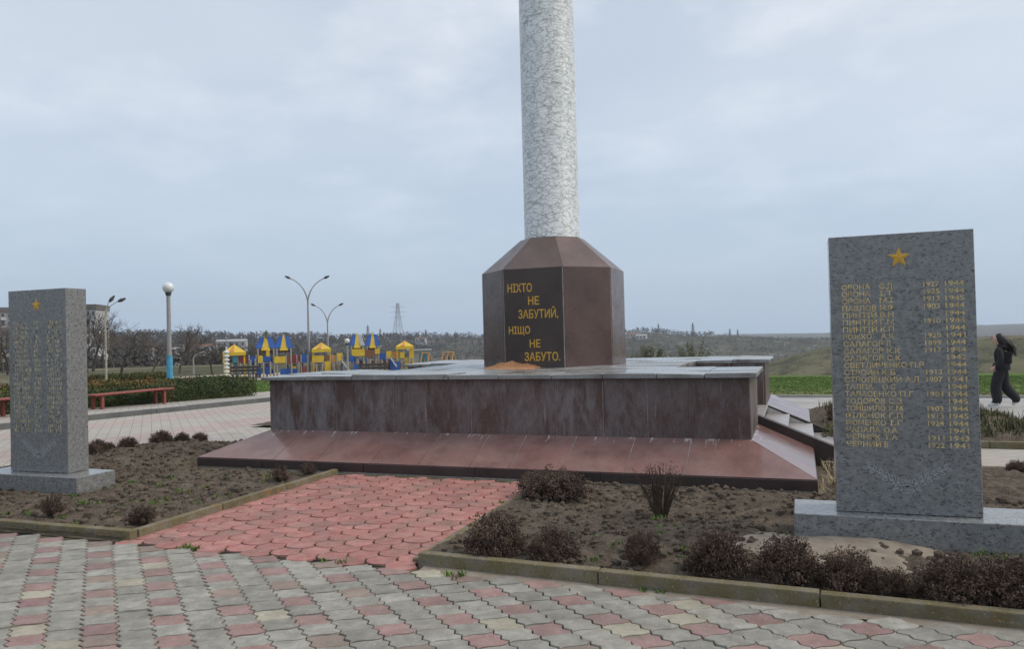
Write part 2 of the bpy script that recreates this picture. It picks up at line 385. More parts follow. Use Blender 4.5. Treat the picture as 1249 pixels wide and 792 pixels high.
# ------------------------------------------------------------------ land
def lerp(px, tab):
    xs = [bearing(a) for a, b in tab]; return lambda az: np.interp(az, xs, [b for a, b in tab])
def crest(tab, r):                     # crest heights at range r from the skyline it makes
    xs = [bearing(a) for a, b in tab]; zs = [HC + elev(a, b) * r for a, b in tab]
    return lambda az: np.interp(az, xs, zs)
EDGE = lerp(0, [(-400, 130), (440, 120), (520, 95), (600, 60), (760, 46), (1000, 42), (1249, 45), (1700, 60)])
CB = crest([(-400, 408), (0, 409), (100, 410), (200, 411), (300, 414), (400, 414), (500, 413), (560, 412), (640, 411), (750, 408), (788, 405), (820, 408), (850, 410), (905, 411), (1000, 413), (1100, 414), (1249, 412), (1700, 405)], 900.)
CAx = crest([(700, 470), (860, 458), (920, 447), (965, 436), (1010, 425), (1100, 416), (1249, 408), (1700, 400)], 260.)
CF = crest([(-400, 428), (600, 416), (900, 408), (1000, 406.5), (1100, 402), (1200, 396.5), (1249, 395), (1700, 385)], 3600.)
az = np.concatenate([np.arange(-180, -70, 3.), np.arange(-70, 30, .25), np.arange(30, 180.1, 3.)])
rr = np.concatenate([[.4, 1.5, 3, 5], np.arange(7, 60, 1.5), np.geomspace(60, 4000, 100)])
def land(A, Rr):
    X = np.sin(np.radians(A)) * Rr; Y = np.cos(np.radians(A)) * Rr
    z0 = slope(np.maximum(Y, 0)) - .06
    e = EDGE(A); cb, ca, cf = CB(A), CAx(A), CF(A)
    def ss(t): t = np.clip(t, 0, 1); return t * t * (3 - 2 * t)
    vdep = np.interp(A, [-34, -24, -18], [-9., -26., -34.])
    z = z0 + (vdep - z0) * ss((Rr - e) / (e * .5 + 75)) ** 1.0
    hump = np.exp(-((Rr - 260) / 75.) ** 2)
    z = z + np.maximum(ca - z, 0) * hump
    z = z + (cb - z) * ss((Rr - 380) / 520.)
    z = z + (np.minimum(cb, cf) - 25 - z) * ss((Rr - 920) / 500.) 
    z = z + (cf - z) * ss((Rr - 1700) / 1900.)
    z = z + (-200 - z) * ss((Rr - 3700) / 3000.)
    amp = np.clip((Rr - e - 8) / 120., 0, 1)
    z = z + amp * (fbm(X / 38., Y / 38., 5, .55) * 5.5 + fbm(X / 9., Y / 9., 3) * 1.1) * np.clip(Rr / 400., .25, 1.)
    far = np.clip((Rr - 350) / 200., 0, 1) * np.clip((1000 - Rr) / 200, 0, 1)
    z = z - far * np.abs(fbm(X / 55., Y / 90., 4, .6)) * 34. * np.clip((900 - Rr) / 300., .0, 1)
    return X, Y, z
A, Rr = np.meshgrid(az, rr, indexing='ij'); X, Y, Z = land(A, Rr)
na, nr = A.shape
V = np.stack([X, Y, Z], -1).reshape(-1, 3)
ii, jj = np.meshgrid(np.arange(na - 1), np.arange(nr - 1), indexing='ij'); q = (ii * nr + jj).ravel()
Fq = np.stack([q, q + 1, q + nr + 1, q + nr], -1)
g = meshnp('ground', V, Fq[:, ::-1], M_LAND, smooth=True)
tag(g, 'grassy plateau falling away to a brown valley and far scrub hills', kind='structure')
def zland(x, y):
    _, _, z = land(np.array([math.degrees(math.atan2(x, y))]), np.array([math.hypot(x, y)])); return float(z[0])
def at_px(px, r):                      # a spot on the land on a compass bearing, r metres out
    b = math.radians(bearing(px)); x, y = math.sin(b) * r, math.cos(b) * r; return Vector((x, y, zland(x, y)))

def sheet(name, poly, dz, mat, step=1., label=None):
    """A paved sheet that follows the fall of the ground: polygon in plan, cut in strips along Y."""
    ys = sorted({p[1] for p in poly}); y0, y1 = ys[0], ys[-1]
    lv = sorted(set([y0, y1, 9.0] + list(np.arange(math.ceil(y0), y1, step)) + ys)); lv = [v for v in lv if y0 <= v <= y1]
    def span(y):
        xs = []
        for i in range(len(poly)):
            a, b = poly[i], poly[(i + 1) % len(poly)]
            if a[1] == b[1]:
                if abs(a[1] - y) < 1e-9: xs += [a[0], b[0]]
            elif min(a[1], b[1]) <= y <= max(a[1], b[1]): xs.append(a[0] + (b[0] - a[0]) * (y - a[1]) / (b[1] - a[1]))
        return min(xs), max(xs)
    V = []; Fs = []
    for y in lv:
        a, b = span(y); z = float(slope(y)) + dz; V += [(a, y, z), (b, y, z)]
    for i in range(len(lv) - 1): Fs.append((2 * i, 2 * i + 1, 2 * i + 3, 2 * i + 2))
    n = len(V); V += [(x, y, z - .12) for x, y, z in V]; m = len(lv)
    for i in range(m - 1): Fs += [(2 * i, 2 * i + 2, n + 2 * i + 2, n + 2 * i), (2 * i + 3, 2 * i + 1, n + 2 * i + 1, n + 2 * i + 3)]
    Fs += [(1, 0, n, n + 1), (2 * m - 2, 2 * m - 1, n + 2 * m - 1, n + 2 * m - 2)]
    o = mesh(name, V, Fs, mat)
    return tag(o, label, kind='structure')

sheet('plaza', [(-16.0, 5.2), (-10.45, 5.2), (-10.45, 5.21), (-10.45, 10.75), (-10.45, 30), (-16.0, 30)], 0., M_PLAZA, label='pale and pink tiled plaza beside the kerb left of the monument')
sheet('plaza_walk', [(-10.448, 10.75), (-7.0, 10.75), (-7.0, 30), (-10.448, 30)], -.002, M_PLAZA, label='tiled walk along the monument side')
sheet('side_walk', [(-19.9, 5), (-16.1, 5), (-16.1, 30), (-19.9, 30)], .05, M_SLABS, label='raised pale pavement strip between kerb and hedge')
sheet('stair_path', [(.45, 10.42), (9, 10.42), (9, 12.35), (.45, 12.35)], 0., M_SLABS, label='pale slab path leading to the stairs')
sheet('side_plaza', [(2.72, 5.08), (9, 5.08), (9, 10.33), (2.72, 10.33)], -.001, M_PLAZA, label='tiled plaza on the outer side of the right bed')
sheet('walking_path', [(-9, 19.4), (14, 19.4), (14, 23.6), (-9, 23.6)], .0, M_CONC, label='pale worn concrete path beside the grass strip')
sheet('link_path', [(4.4, 12.36), (10, 12.36), (10, 19.39), (3.6, 19.39), (3.2, 17.3), (3.55, 14.6)], .001, M_CONC, label='pale worn path curving past the planted bed')

# soil beds
def bed(name, x0, x1, y0, y1, res, amp, z0, mat, label, holes=(), seed=0, mound=.02, shear=0.):
    nx, ny = int((x1 - x0) / res), int((y1 - y0) / res)
    gx, gy = np.meshgrid(np.linspace(x0, x1, nx), np.linspace(y0, y1, ny), indexing='ij')
    gy = gy + shear * (gx - x0) * np.clip((6.2 - gy) / (6.2 - y0), 0, 1)
    n = fbm(gx * 2.2 + seed, gy * 2.2, 3) * 1.0 + (np.abs(fbm(gx * 7 + seed, gy * 7, 3)) * 2 - .25) * .6 + fbm(gx * 22 + seed, gy * 22, 2) * .5
    ed = np.clip(np.minimum(np.minimum(gx - x0, x1 - gx), np.minimum(gy - y0 - shear * (gx - x0), y1 - gy)) / .25, 0, 1)
    Z = z0 + slope(gy) + amp * n * (.35 + .65 * ed) + mound * ed
    for hx0, hx1, hy0, hy1, lvl in holes:
        d = np.maximum(np.maximum(hx0 - gx, gx - hx1), np.maximum(hy0 - gy, gy - hy1)); f = np.clip(d / .18, 0, 1); Z = Z * f + (lvl + amp * .25 * n) * (1 - f)
    V = np.stack([gx, gy, Z], -1).reshape(-1, 3)
    ii, jj = np.meshgrid(np.arange(nx - 1), np.arange(ny - 1), indexing='ij'); q = (ii * ny + jj).ravel()
    o = meshnp(name, V, np.stack([q, q + ny, q + ny + 1, q + 1], -1), mat, smooth=True)
    tag(o, label, kind='structure')
    def zat(x, y):
        i = min(max(int((x - x0) / (x1 - x0) * (nx - 1)), 0), nx - 1); j = min(max(int((y - y0) / (y1 - y0) * (ny - 1)), 0), ny - 1); return float(Z[i, j])
    return zat
ZR = bed('flower_bed', -2.70, 2.62, 5.115, 10.32, .024, .078, .03, M_SOIL, 'dug brown soil bed around the right stele', [(-.25, 1.75, 6.3, 7.0, .0), (-2.6, .35, 8.25, 10.4, -.05)], 0, shear=-.0488)
ZL = bed('flower_bed', -10.35, -5.46, 5.06, 10.62, .024, .078, .03, M_SOIL, 'dug brown soil bed around the left stele', [(-9.4, -7.55, 6.4, 7.1, .0), (-7.9, -5.4, 8.25, 10.7, -.05)], 31)
ZB = bed('planted_bed', .16, 3.55, 12.46, 18.6, .05, .10, .05, M_SOIL, 'weedy brown bed between stair path and walking path', (), 11, .10)
bed('planted_bed', -10.7, -7.6, 13.2, 18.4, .06, .08, .04, M_SOIL, 'small bed behind the monument left corner', (), 51, .06)
# grit patch spilled round the right stele base
nx, ny = 70, 46
gx, gy = np.meshgrid(np.linspace(-.85, 1.25, nx), np.linspace(5.45, 6.62, ny), indexing='ij')
dd = ((gx - .12) / 1.0) ** 2 + ((gy - 6.05) / .62) ** 2 + fbm(gx * 2.5, gy * 2.5, 4) * .9
Zg = .092 - .085 * np.clip(dd, 0, 1.8) + fbm(gx * 9, gy * 9, 3) * .022 + fbm(gx * 40, gy * 40, 2) * .006
ii, jj = np.meshgrid(np.arange(nx - 1), np.arange(ny - 1), indexing='ij'); q = (ii * ny + jj).ravel()
o = meshnp('grit_patch', np.stack([gx, gy, Zg], -1).reshape(-1, 3), np.stack([q, q + ny, q + ny + 1, q + 1], -1), M_GRIT, smooth=True)
tag(o, 'patch of pale grit spread before the right stele base', kind='structure')

# ------------------------------------------------------------------ front pavement, tile by tile
TA, TB = np.array([.1395, .124]), np.array([.1395, -.124])
def outline(side_a, side_b, n):
    """Tile outline from a wavy edge along TA and one along TB: opposite edges are the same curve, so tiles interlock."""
    P = []
    na_ = np.array([-TA[1], TA[0]]) / np.linalg.norm(TA); nb_ = np.array([-TB[1], TB[0]]) / np.linalg.norm(TB)
    o = -(TA + TB) / 2
    t = np.arange(n) / n
    for k in t: P.append(o + TB * k + nb_ * side_b(k))
    for k in t: P.append(o + TB + TA * k + na_ * side_a(k))
    for k in t: P.append(o + TA + TB * (1 - k) + nb_ * side_b(1 - k))
    for k in t: P.append(o + TA * (1 - k) + na_ * side_a(1 - k))
    return np.array(P)
OUT = outline(lambda t: .0100 * math.sin(2 * math.pi * t), lambda t: .0125 * (2 * abs(2 * ((2 * t + .25) % 1) - 1) - 1) * (1 if 0 < t < 1 else 0), 8)
def tile_vf(P, gap, h, ch):
    c = P.mean(0); k = len(P)
    nx_ = np.roll(P, -1, 0) - np.roll(P, 1, 0); nn = np.stack([-nx_[:, 1], nx_[:, 0]], -1); nn /= np.linalg.norm(nn, axis=1)[:, None] + 1e-9
    if ((P + nn * .001 - c) ** 2).sum() > ((P - c) ** 2).sum(): nn = -nn
    a = P + nn * gap; b = P + nn * (gap + ch)
    V = [(*p, 0.) for p in b] + [(*p, -ch * .8) for p in a] + [(*p, -h) for p in a]
    Fs = [tuple(range(k))] + [(i, k + i, k + (i + 1) % k, (i + 1) % k) for i in range(k)] + [(k + i, 2 * k + i, 2 * k + (i + 1) % k, k + (i + 1) % k) for i in range(k)]
    return V, Fs
def tile_mesh(name, P, gap, h, ch, mat):
    V, Fs = tile_vf(P, gap, h, ch); me = bpy.data.meshes.new(name); me.from_pydata(V, [], Fs)
    bm = bmesh.new(); bm.from_mesh(me); bmesh.ops.recalc_face_normals(bm, faces=bm.faces[:]); bm.to_mesh(me); bm.free()
    me.materials.append(mat); return me
pav = mesh('front_pavement', [(-16, -6, -.016), (9, -6, -.016), (9, 5.1, -.016), (-16, 5.1, -.016)], [(0, 1, 2, 3)], M_JOINT)
tag(pav, 'pavement of interlocking grey and pink concrete tiles before the beds', kind='structure')
TM = tile_mesh('paving_tile', OUT, .0050, .03, .0035, MT_GREY)
cand = []
O0 = np.array([-1.376, 4.173])
for i in range(-70, 70):
    for j in range(-70, 70):
        c = O0 + TA * i + TB * j
        if not (1.2 < c[1] < (5.04 - .0488 * (c[0] + 2.655) if c[0] > -2.75 else (4.955 if c[0] > -5.35 else 5.01)) and -9.5 < c[0] < 3.5): continue
        px, py, d = project((c[0], c[1], 0))
        if d < .3: continue
        if px < -420 or px > 1700 or py > 1500: continue
        seen = -30 < px < 1279 and py < 815
        cand.append((not seen, -1. / d ** 3 if seen else d, i, j, c))
cand.sort(key=lambda t: t[:2])
def tile_kind(i, j):
    h = random.random()
    if i % 2 == 0 and j % 2 == 0: return MT_BRN if h < .16 else (MT_GREY if h < .05 else MT_PINK)
    return MT_YEL if h < .065 else (MT_BRN if h < .075 else MT_GREY)
rest = {}
for n, (ns, _, i, j, c) in enumerate(cand):
    m = tile_kind(i, j); z = random.gauss(0, .0022); rot = (random.gauss(0, .011), random.gauss(0, .011), random.gauss(0, .010))
    if n < 300: share('paving_tile', TM, pav, (c[0], c[1], z), rot, m)
    else: rest.setdefault(m.name, (m, []))[1].append((c, z))
V0, F0 = tile_vf(OUT, .0035, .03, .004)
for m, lst in rest.values():
    mb = MB()
    for c, z in lst: mb.add([(x + c[0], y + c[1], w + z) for x, y, w in V0], F0)
    o = mb.build('paving_tiles', m, pav); o['kind'] = 'stuff'

# red path: honeycomb tiles with curved edges
path = mesh('red_path', [(-5.44, 5.02, -.012), (-2.70, 5.02, -.012), (-2.70, 8.32, -.012), (-5.44, 8.32, -.012)], [(0, 1, 2, 3)], M_JOINT)
tag(path, 'red honeycomb tile path leading up to the monument', kind='structure')
PX, PY, q_ = .2155, .194, .052
hexv = np.array([(-PX / 2 + q_ / 2 - .0, PY / 2), (-PX / 2 - q_ / 2, 0), (-PX / 2 + q_ / 2, -PY / 2), (PX / 2 - q_ / 2, -PY / 2), (PX / 2 + q_ / 2, 0), (PX / 2 - q_ / 2, PY / 2)])
def hex_outline():
    P = []
    bend = [-.010, .012, .020, .010, -.012, -.020]      # opposite edges bend alike
    for e in range(6):
        a, b = hexv[e], hexv[(e + 1) % 6]; d = b - a; nn = np.array([d[1], -d[0]]) / np.linalg.norm(d)
        sgn = 1 if e < 3 else 1
        for t in (0, .25, .5, .75): P.append(a + d * t + nn * bend[e] * math.sin(math.pi * t) * sgn)
    return np.array(P)
HM = tile_mesh('paving_tile', hex_outline() * np.array([.965, 1.]), .0055, .03, .004, MT_RED)
for i in range(-2, 16):
    for j in range(-2, 20):
        x = -5.36 + i * PX; y = 5.05 + j * PY + (PY / 2 if i % 2 else 0)
        if -5.40 < x < -2.76 and 4.995 < y < 8.27:
            share('paving_tile', HM, path, (x, y, random.gauss(.002, .002)), (random.gauss(0, .006), random.gauss(0, .006), random.gauss(0, .01)))

# dirt washed against the kerbs and the seam of the red path
def dirt(name, x0, x1, y0, w, label, mat, z=.005, flip=1, shear=0.):
    n, m = int((x1 - x0) / .03), 9; V = []; Fs = []
    for i in range(n + 1):
        x = x0 + (x1 - x0) * i / n; ww = w * (.55 + 1.3 * max(-.3, float(fbm(x * 2.1 + 9, y0, 4))))
        for jj in range(m):
            t = jj / (m - 1); V.append((x, y0 + shear * (x - x0) - flip * ww * t, z * (1 - t) + .004 * float(fbm(x * 14, t * 4 + y0, 3)) - .006 * t))
    for i in range(n):
        for jj in range(m - 1): a = i * m + jj; Fs.append((a, a + 1, a + m + 1, a + m))
    tag(mesh(name, V, Fs, mat, smooth=True), label, kind='stuff')
dirt('kerb_dirt', -2.6, 5, 5.065, .21, 'pale dirt washed against the right kerb over the tiles', M_GRIT, shear=-.0488)
dirt('kerb_dirt', -12, -5.45, 5.05, .06, 'dirt line against the left kerb over the tiles', M_JOINT)

# kerbs
def kerb(label, a, b, w, h, L_, mat=None, name='kerb', first=None):
    a, b = Vector(a), Vector(b); d = (b - a); n = d.length; d.normalize(); s = Vector((-d.y, d.x))
    root = empty(name, (a.x, a.y, float(slope(a.y)))); tag(root, label, kind='structure')
    t = 0.; k = 0
    while t < n - .02:
        l = first if (k == 0 and first) else L_; e = min(t + l, n); p = a + d * (t + .004); r = a + d * (e - .004)
        j = random.gauss(0, .004); hh = h + random.gauss(0, .004)
        P = []
        for u, ww in ((p, 0), (r, 0), (r, w), (p, w)):
            v = u + s * (ww + j); P.append((v.x, v.y))
        zs = [float(slope(p.y)), float(slope(r.y)), float(slope(r.y)), float(slope(p.y))]
        V = [(x, y, z - .08) for (x, y), z in zip(P, zs)] + [(x, y, z + hh) for (x, y), z in zip(P, zs)]
        V_ = MB().add(V, BOXF)
        o = V_.build('kerb_stone', mat or M_KERB, root, bevel=.008, seg=2)
        t = e; k += 1
    return root
kerb('mossy concrete kerb edging the right bed along the grey pavement', (-2.655, 5.06), (8, 4.54), .085, .092, 1.36, first=1.365)
kerb('mossy concrete kerb edging the left bed along the grey pavement', (-16, 5.03), (-5.395, 5.085), .085, .075, 1.36)
kerb('low worn kerb between left bed and red path', (-5.395, 5.175), (-5.42, 8.30), .075, .065, 1.05)
kerb('sunken worn kerb between red path and right bed', (-2.665, 5.15), (-2.70, 8.30), .075, .028, 1.05)
kerb('rear kerb of the left bed beside the tiled plaza', (-10.4, 10.64), (-7.9, 10.64), .07, .03, 1.)
kerb('kerb on the outer side of the left bed beside the plaza', (-10.36, 5.08), (-10.36, 10.63), .07, .03, 1.)
kerb('pale kerb between right bed and stair path', (.2, 10.34), (9, 10.34), .07, .035, 1.)
kerb('kerb on the outer side of the right bed', (2.71, 5.08), (2.71, 10.33), .07, .035, 1.)
kerb('brownish kerb between stair path and planted bed', (.42, 12.36), (4.4, 12.36), .09, .10, 1.)
M_DKERB = m_concrete('dark_kerb_concrete', (.095, .10, .10), (.16, .165, .16))
kerb('long dark grey kerb between tiled plaza and bench pavement', (-16.0, 4), (-16.0, 30), .12, .13, 1.2, M_DKERB)
kerb('grass kerb along the far side of the walking path', (-9, 23.62), (14, 23.62), .10, .06, 1.2, M_CONC)

# ------------------------------------------------------------------ the monument
mon = empty('monument', (-3.77, 12.0, 0)); tag(mon, 'tall white veined column on an octagonal brown granite pedestal and broad stone platform', 'monument')
X0, X1, YF, YB = -7.0, -.54, 9.05, 14.95       # wall faces
ZW, ZT = .435, 1.125
RY0, RY1, RD = 10.6, 13.15, 1.08               # stair recess
g_ = .007
core = MB()
core.box(X0 + RD + g_, X1 - RD - g_, YF + g_, YB - g_, -.1, ZT)
for xa, xb in ((X0 + g_, X0 + RD + g_), (X1 - RD - g_, X1 - g_)):
    core.box(xa, xb, YF + g_, RY0 - g_, -.1, ZT - .0005); core.box(xa, xb, RY1 + g_, YB - g_, -.1, ZT - .0005)
plat = core.build('platform', M_MORT, mon)
# wall panels
def wall_run(kind, a, b, cuts, z0=ZW - .03, z1=ZT, t=.03):
    """panels on a vertical face: kind 'y' faces -Y at y=a ... cuts are positions along it."""
    for u, v in zip(cuts[:-1], cuts[1:]):
        e = random.uniform(-.003, .003)
        if kind == 'f': MB().box(u + .0032, v - .0032, a + e, a + t, z0, z1).build('wall_panel', M_WALL, plat, bevel=.003)
        if kind == 'b': MB().box(u + .003, v - .003, a - t, a + e, z0, z1).build('wall_panel', M_WALL, plat, bevel=.003)
        if kind == 'r': MB().box(a - t, a + e, u + .003, v - .003, z0, z1).build('wall_panel', M_WALL, plat, bevel=.003)
        if kind == 'l': MB().box(a + e, a + t, u + .003, v - .003, z0, z1).build('wall_panel', M_WALL, plat, bevel=.003)
wall_run('f', YF, 0, [X0, -5.92, -5.04, -3.93, -2.81, -2.22, -1.69, X1])
wall_run('b', YB, 0, [X0, -5.4, -3.8, -2.2, X1])
for k, x in (('r', X1), ('l', X0)):
    wall_run(k, x, 0, [YF + .031, 9.8, RY0]); wall_run(k, x, 0, [RY1, 14.0, YB - .031])
for sx in (-1, 1):
    xa, xb = (X1 - RD, X1 - .031) if sx > 0 else (X0 + .031, X0 + RD)
    wall_run('f', RY1, 0, [xa, (xa + xb) / 2, xb], .1)           # recess cheek that faces the camera
    wall_run('b', RY0, 0, [xa, (xa + xb) / 2, xb], .1)
    wall_run('r' if sx > 0 else 'l', X1 - RD if sx > 0 else X0 + RD, 0, [RY0 + .001, 11.9, RY1 - .001], .3)
# cap slabs: overhanging border plus the laid floor
def cap(x0, x1, y0, y1, dz=0., t=.055, tilt=.004):
    e = dz + random.gauss(0, .003); a = [random.gauss(0, tilt) for _ in range(3)]
    V = bv(x0 + .004, x1 - .004, y0 + .004, y1 - .004, ZT + .001, ZT + t)
    V = [(x, y, z if i < 4 else z + e + a[0] * (1 if x > (x0 + x1) / 2 else -1) + a[1] * (1 if y > (y0 + y1) / 2 else -1)) for i, (x, y, z) in enumerate(V)]
    MB().add(V, BOXF).build('cap_slab', M_CAP, plat, bevel=.006)
OV = .085
xs = [X0 - OV, -6.35, -5.62, -4.95, -4.2, -3.52, -2.83, -2.20, -1.56, -1.02, X1 + OV]
for a, b in zip(xs[:-1], xs[1:]): cap(a, b, YF - OV, YF + .52, random.choice((0, 0, .006, .012)))
ysn = [YF + .52, RY0 + .0]
xf = [X0 + RD, -5.05, -4.2, -3.4, -2.55, X1 - RD]
for a, b in zip(xf[:-1], xf[1:]):
    for c, d in zip([YF + .52, 10.4, 11.3, 12.2, 13.1, 14.0], [10.4, 11.3, 12.2, 13.1, 14.0, YB + OV]): cap(a, b, c, d)
for xa, xb in ((X0 - OV, X0 + RD), (X1 - RD, X1 + OV)):
    m_ = (xa + xb) / 2
    for a, b in ((xa, m_), (m_, xb)):
        cap(a, b, YF + .52, RY0 + .02, .004); cap(a, b, RY1 - .04, 14.0, .004); cap(a, b, 14.0, YB + OV)
# skirt: sloped slabs in the photo's joint rhythm, hips at the corners
SF, SX0, SX1, SB, ZL_ = 8.37, -7.68, .13, 15.63, .135
def sk_z(d): return ZW - (ZW - ZL_) * d           # d: 0 at wall, 1 at lip
o_ = .02
# right side core only beside the stairs
skirt_core = MB(); skirt_ends = []
def ridge(side, y0, y1):
    xa, xb = (X1, SX1 - o_) if side > 0 else (X0, SX0 + o_)
    e_ = MB(); skirt_ends.append(e_); e_.add([(xa, y0, -.1), (xb, y0, -.1), (xb, y1, -.1), (xa, y1, -.1), (xa, y0, ZW - .006), (xb, y0, ZL_ - .006), (xb, y1, ZL_ - .006), (xa, y1, ZW - .006)], BOXF)
skirt_core.add([(SX0 + o_, SF + o_, -.1), (SX1 - o_, SF + o_, -.1), (X1, YF, -.1), (X0, YF, -.1), (SX0 + o_, SF + o_, ZL_ - .006), (SX1 - o_, SF + o_, ZL_ - .006), (X1, YF, ZW - .006), (X0, YF, ZW - .006)], BOXF)
for s_ in (-1, 1):
    xa, xb = (X1, SX1 - o_) if s_ > 0 else (X0, SX0 + o_)
    e_ = MB(); skirt_ends.append(e_); e_.add([(xa, YF, -.1), (xb, SF + o_, -.1), (xb, RY0, -.1), (xa, RY0, -.1), (xa, YF, ZW - .0065), (xb, SF + o_, ZL_ - .0065), (xb, RY0, ZL_ - .0065), (xa, RY0, ZW - .0065)], BOXF)
    ridge(s_, RY1, SB)
skirt = skirt_core.build('skirt', M_MORT, mon)
for e_ in skirt_ends: e_.build('side_backing', M_MORT, skirt)
jx = [SX0, -6.45, -5.8, -5.02, -4.35, -3.68, -3.19, -2.55, -1.84, -1.19, SX1]
gp_ = .0045
def hipx(x, side):                                 # (d where the hip passes x)
    return np.clip((X0 - x) / (X0 - SX0), 0, 1) if side < 0 else np.clip((x - X1) / (SX1 - X1), 0, 1)
def fr(x, d): return (x, YF + (SF - YF) * d, sk_z(d))
for a, b in zip(jx[:-1], jx[1:]):
    a += gp_; b -= gp_
    da, db = max(hipx(a, -1), hipx(a, 1)), max(hipx(b, -1), hipx(b, 1))
    pts = [fr(a, .997), fr(b, .997)]
    if b > X1: pts += [fr(b, db)] if db < .985 else []
    if b > X1 and a < X1: pts += [fr(X1, .004)]
    if b <= X1: pts += [fr(b, .004)]
    if a < X0:
        if b > X0: pts += [fr(X0, .004)]
        pts += [fr(a, da)] if da < .985 else []
    else: pts += [fr(a, .004)]
    MB().prism(pts, .022).build('skirt_slab', M_SKIRT, skirt, bevel=.002)
def sd(y, d, s_): return ((X1 + (SX1 - X1) * d) if s_ > 0 else (X0 + (SX0 - X0) * d), y, sk_z(d))
for s_ in (1, -1):
    runs = [(None, 9.72), (9.72, RY0), (RY1, 14.2), (14.2, SB)]
    for a, b in runs:
        if a is None: pts = [sd(SF + .02, .99, s_), sd(b - gp_, .99, s_), sd(b - gp_, .004, s_), sd(YF + .012, .004, s_)]
        else: pts = [sd(a + gp_, .99, s_), sd(b - gp_, .99, s_), sd(b - gp_, .004, s_), sd(a + gp_, .004, s_)]
        if s_ < 0: pts = pts[::-1]
        MB().prism(pts, .022).build('skirt_slab', M_SKIRT, skirt, bevel=.002)
# dark lip stones under the skirt
for a, b in zip([SX0, -6.62, -5.1, -3.6, -2.1, -.9], [-6.62, -5.1, -3.6, -2.1, -.9, SX1]):
    MB().box(a + .004, b - .004, SF - random.uniform(0, .006), SF + .018, .018, ZL_ - .012).build('lip_stone', M_EDGE, skirt, bevel=.003)
for x0, x1 in ((SX1 - .018, SX1), (SX0, SX0 + .018)):
    for a, b in ((SF + .02, 9.7), (9.705, RY0), (RY1, 14.4), (14.405, SB)):
        MB().box(x0, x1, a, b, .018 - .1, ZL_ - .014).build('lip_stone', M_EDGE, skirt, bevel=.003)
MB().box(SX0 + .03, SX1 + .05, SF - .035, SF + .3, -.12, -.002).build('footing', M_KERB, skirt, bevel=.01)
# stairs on both sides
def stairs(s_):
    ex = X1 if s_ > 0 else X0
    st = empty('staircase', (ex, 11.9, 0), mon)
    run = RD / 5.
    tops = [1.03, .885, .74, .595, .45]
    for k in range(5):                            # inside the recess
        xa = ex - s_ * (RD - run * k); xb = ex - s_ * (RD - run * (k + 1))
        lo, hi = min(xa, xb), max(xa, xb); n0 = .03
        MB().box(lo, hi, RY0 + .03, RY1 - .03, -.1, tops[k] - .045).build('riser', M_WALL, st, bevel=.003)
        MB().box(lo - (n0 if s_ < 0 else -.001), hi + (n0 if s_ > 0 else -.001), RY0 + .032, RY1 - .032, tops[k] - .043, tops[k]).build('tread', M_STEP, st, bevel=.004)
    for k, zt in enumerate((.305, .16, .015)):
        xa = ex + s_ * .335 * k; xb = xa + s_ * .335; lo, hi = min(xa, xb), max(xa, xb)
        MB().box(lo + .001, hi - .001, RY0 + .17, RY1 - .001, -.25, zt - .045).build('riser', M_EDGE, st, bevel=.003)
        MB().box(lo - (.02 if s_ < 0 else -.003), hi + (.02 if s_ > 0 else -.003), RY0 + .172, RY1 - .003, zt - .043, zt).build('tread', M_STEP, st, bevel=.004)
    def stringer(y0, y1, za, zb, l):
        P = [(ex, za), (ex + s_ * l, zb), (ex + s_ * l, -.25), (ex, -.25)]
        V = [(x, y0, z) for x, z in P] + [(x, y1, z) for x, z in P]
        MB().add(V, [(0, 1, 2, 3), (7, 6, 5, 4), (0, 4, 5, 1), (1, 5, 6, 2), (2, 6, 7, 3), (3, 7, 4, 0)]).build('stringer', M_EDGE, st, bevel=.004)
    stringer(RY0 + .006, RY0 + .16, .545, .10, 1.06)
    stringer(RY1 + .002, RY1 + .06, .455, .03, 1.0)
stairs(1); stairs(-1)
# pedestal
PCX, PCY, PA, PB, PZ0, PZ1, PZ2 = -3.706, 12.0, 1.05, .47, ZT + .05, 2.668, 3.20
def octo(a, b): return [(-b, -a), (b, -a), (a, -b), (a, b), (b, a), (-b, a), (-a, b), (-a, -b)]
k0, k2 = octo(PA - .005, PB - .002), octo(.47, .195)
V = [(PCX + x, PCY + y, PZ0 - .02) for x, y in k0] + [(PCX + x, PCY + y, PZ1 - .01) for x, y in k0] + [(PCX + x, PCY + y, PZ2 - .01) for x, y in k2]
Fs = [(i, (i + 1) % 8, 8 + (i + 1) % 8, 8 + i) for i in range(8)] + [(8 + i, 8 + (i + 1) % 8, 16 + (i + 1) % 8, 16 + i) for i in range(8)] + [tuple(range(16, 24))]
ped = mesh('pedestal', V, Fs, M_MORT, mon)
O1, O2 = octo(PA, PB), octo(.475, .197)
for i in range(8):
    a, b = Vector(O1[i]), Vector(O1[(i + 1) % 8]); d = (b - a).normalized(); a2, b2 = a + d * .010, b - d * .010
    P = [(PCX + a2.x, PCY + a2.y, PZ0 + .004), (PCX + b2.x, PCY + b2.y, PZ0 + .004), (PCX + b2.x, PCY + b2.y, PZ1 - .004), (PCX + a2.x, PCY + a2.y, PZ1 - .004)]
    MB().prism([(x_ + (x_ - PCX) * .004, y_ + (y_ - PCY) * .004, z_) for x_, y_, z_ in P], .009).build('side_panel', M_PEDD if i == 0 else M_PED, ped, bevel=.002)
    c, e = Vector(O2[i]), Vector(O2[(i + 1) % 8])
    P = [(PCX + a.x + d.x * .004, PCY + a.y + d.y * .004, PZ1), (PCX + b.x - d.x * .004, PCY + b.y - d.y * .004, PZ1), (PCX + e.x, PCY + e.y, PZ2), (PCX + c.x, PCY + c.y, PZ2)]
    MB().prism(P, .012).build('roof_facet', M_PEDF, ped, bevel=.002)
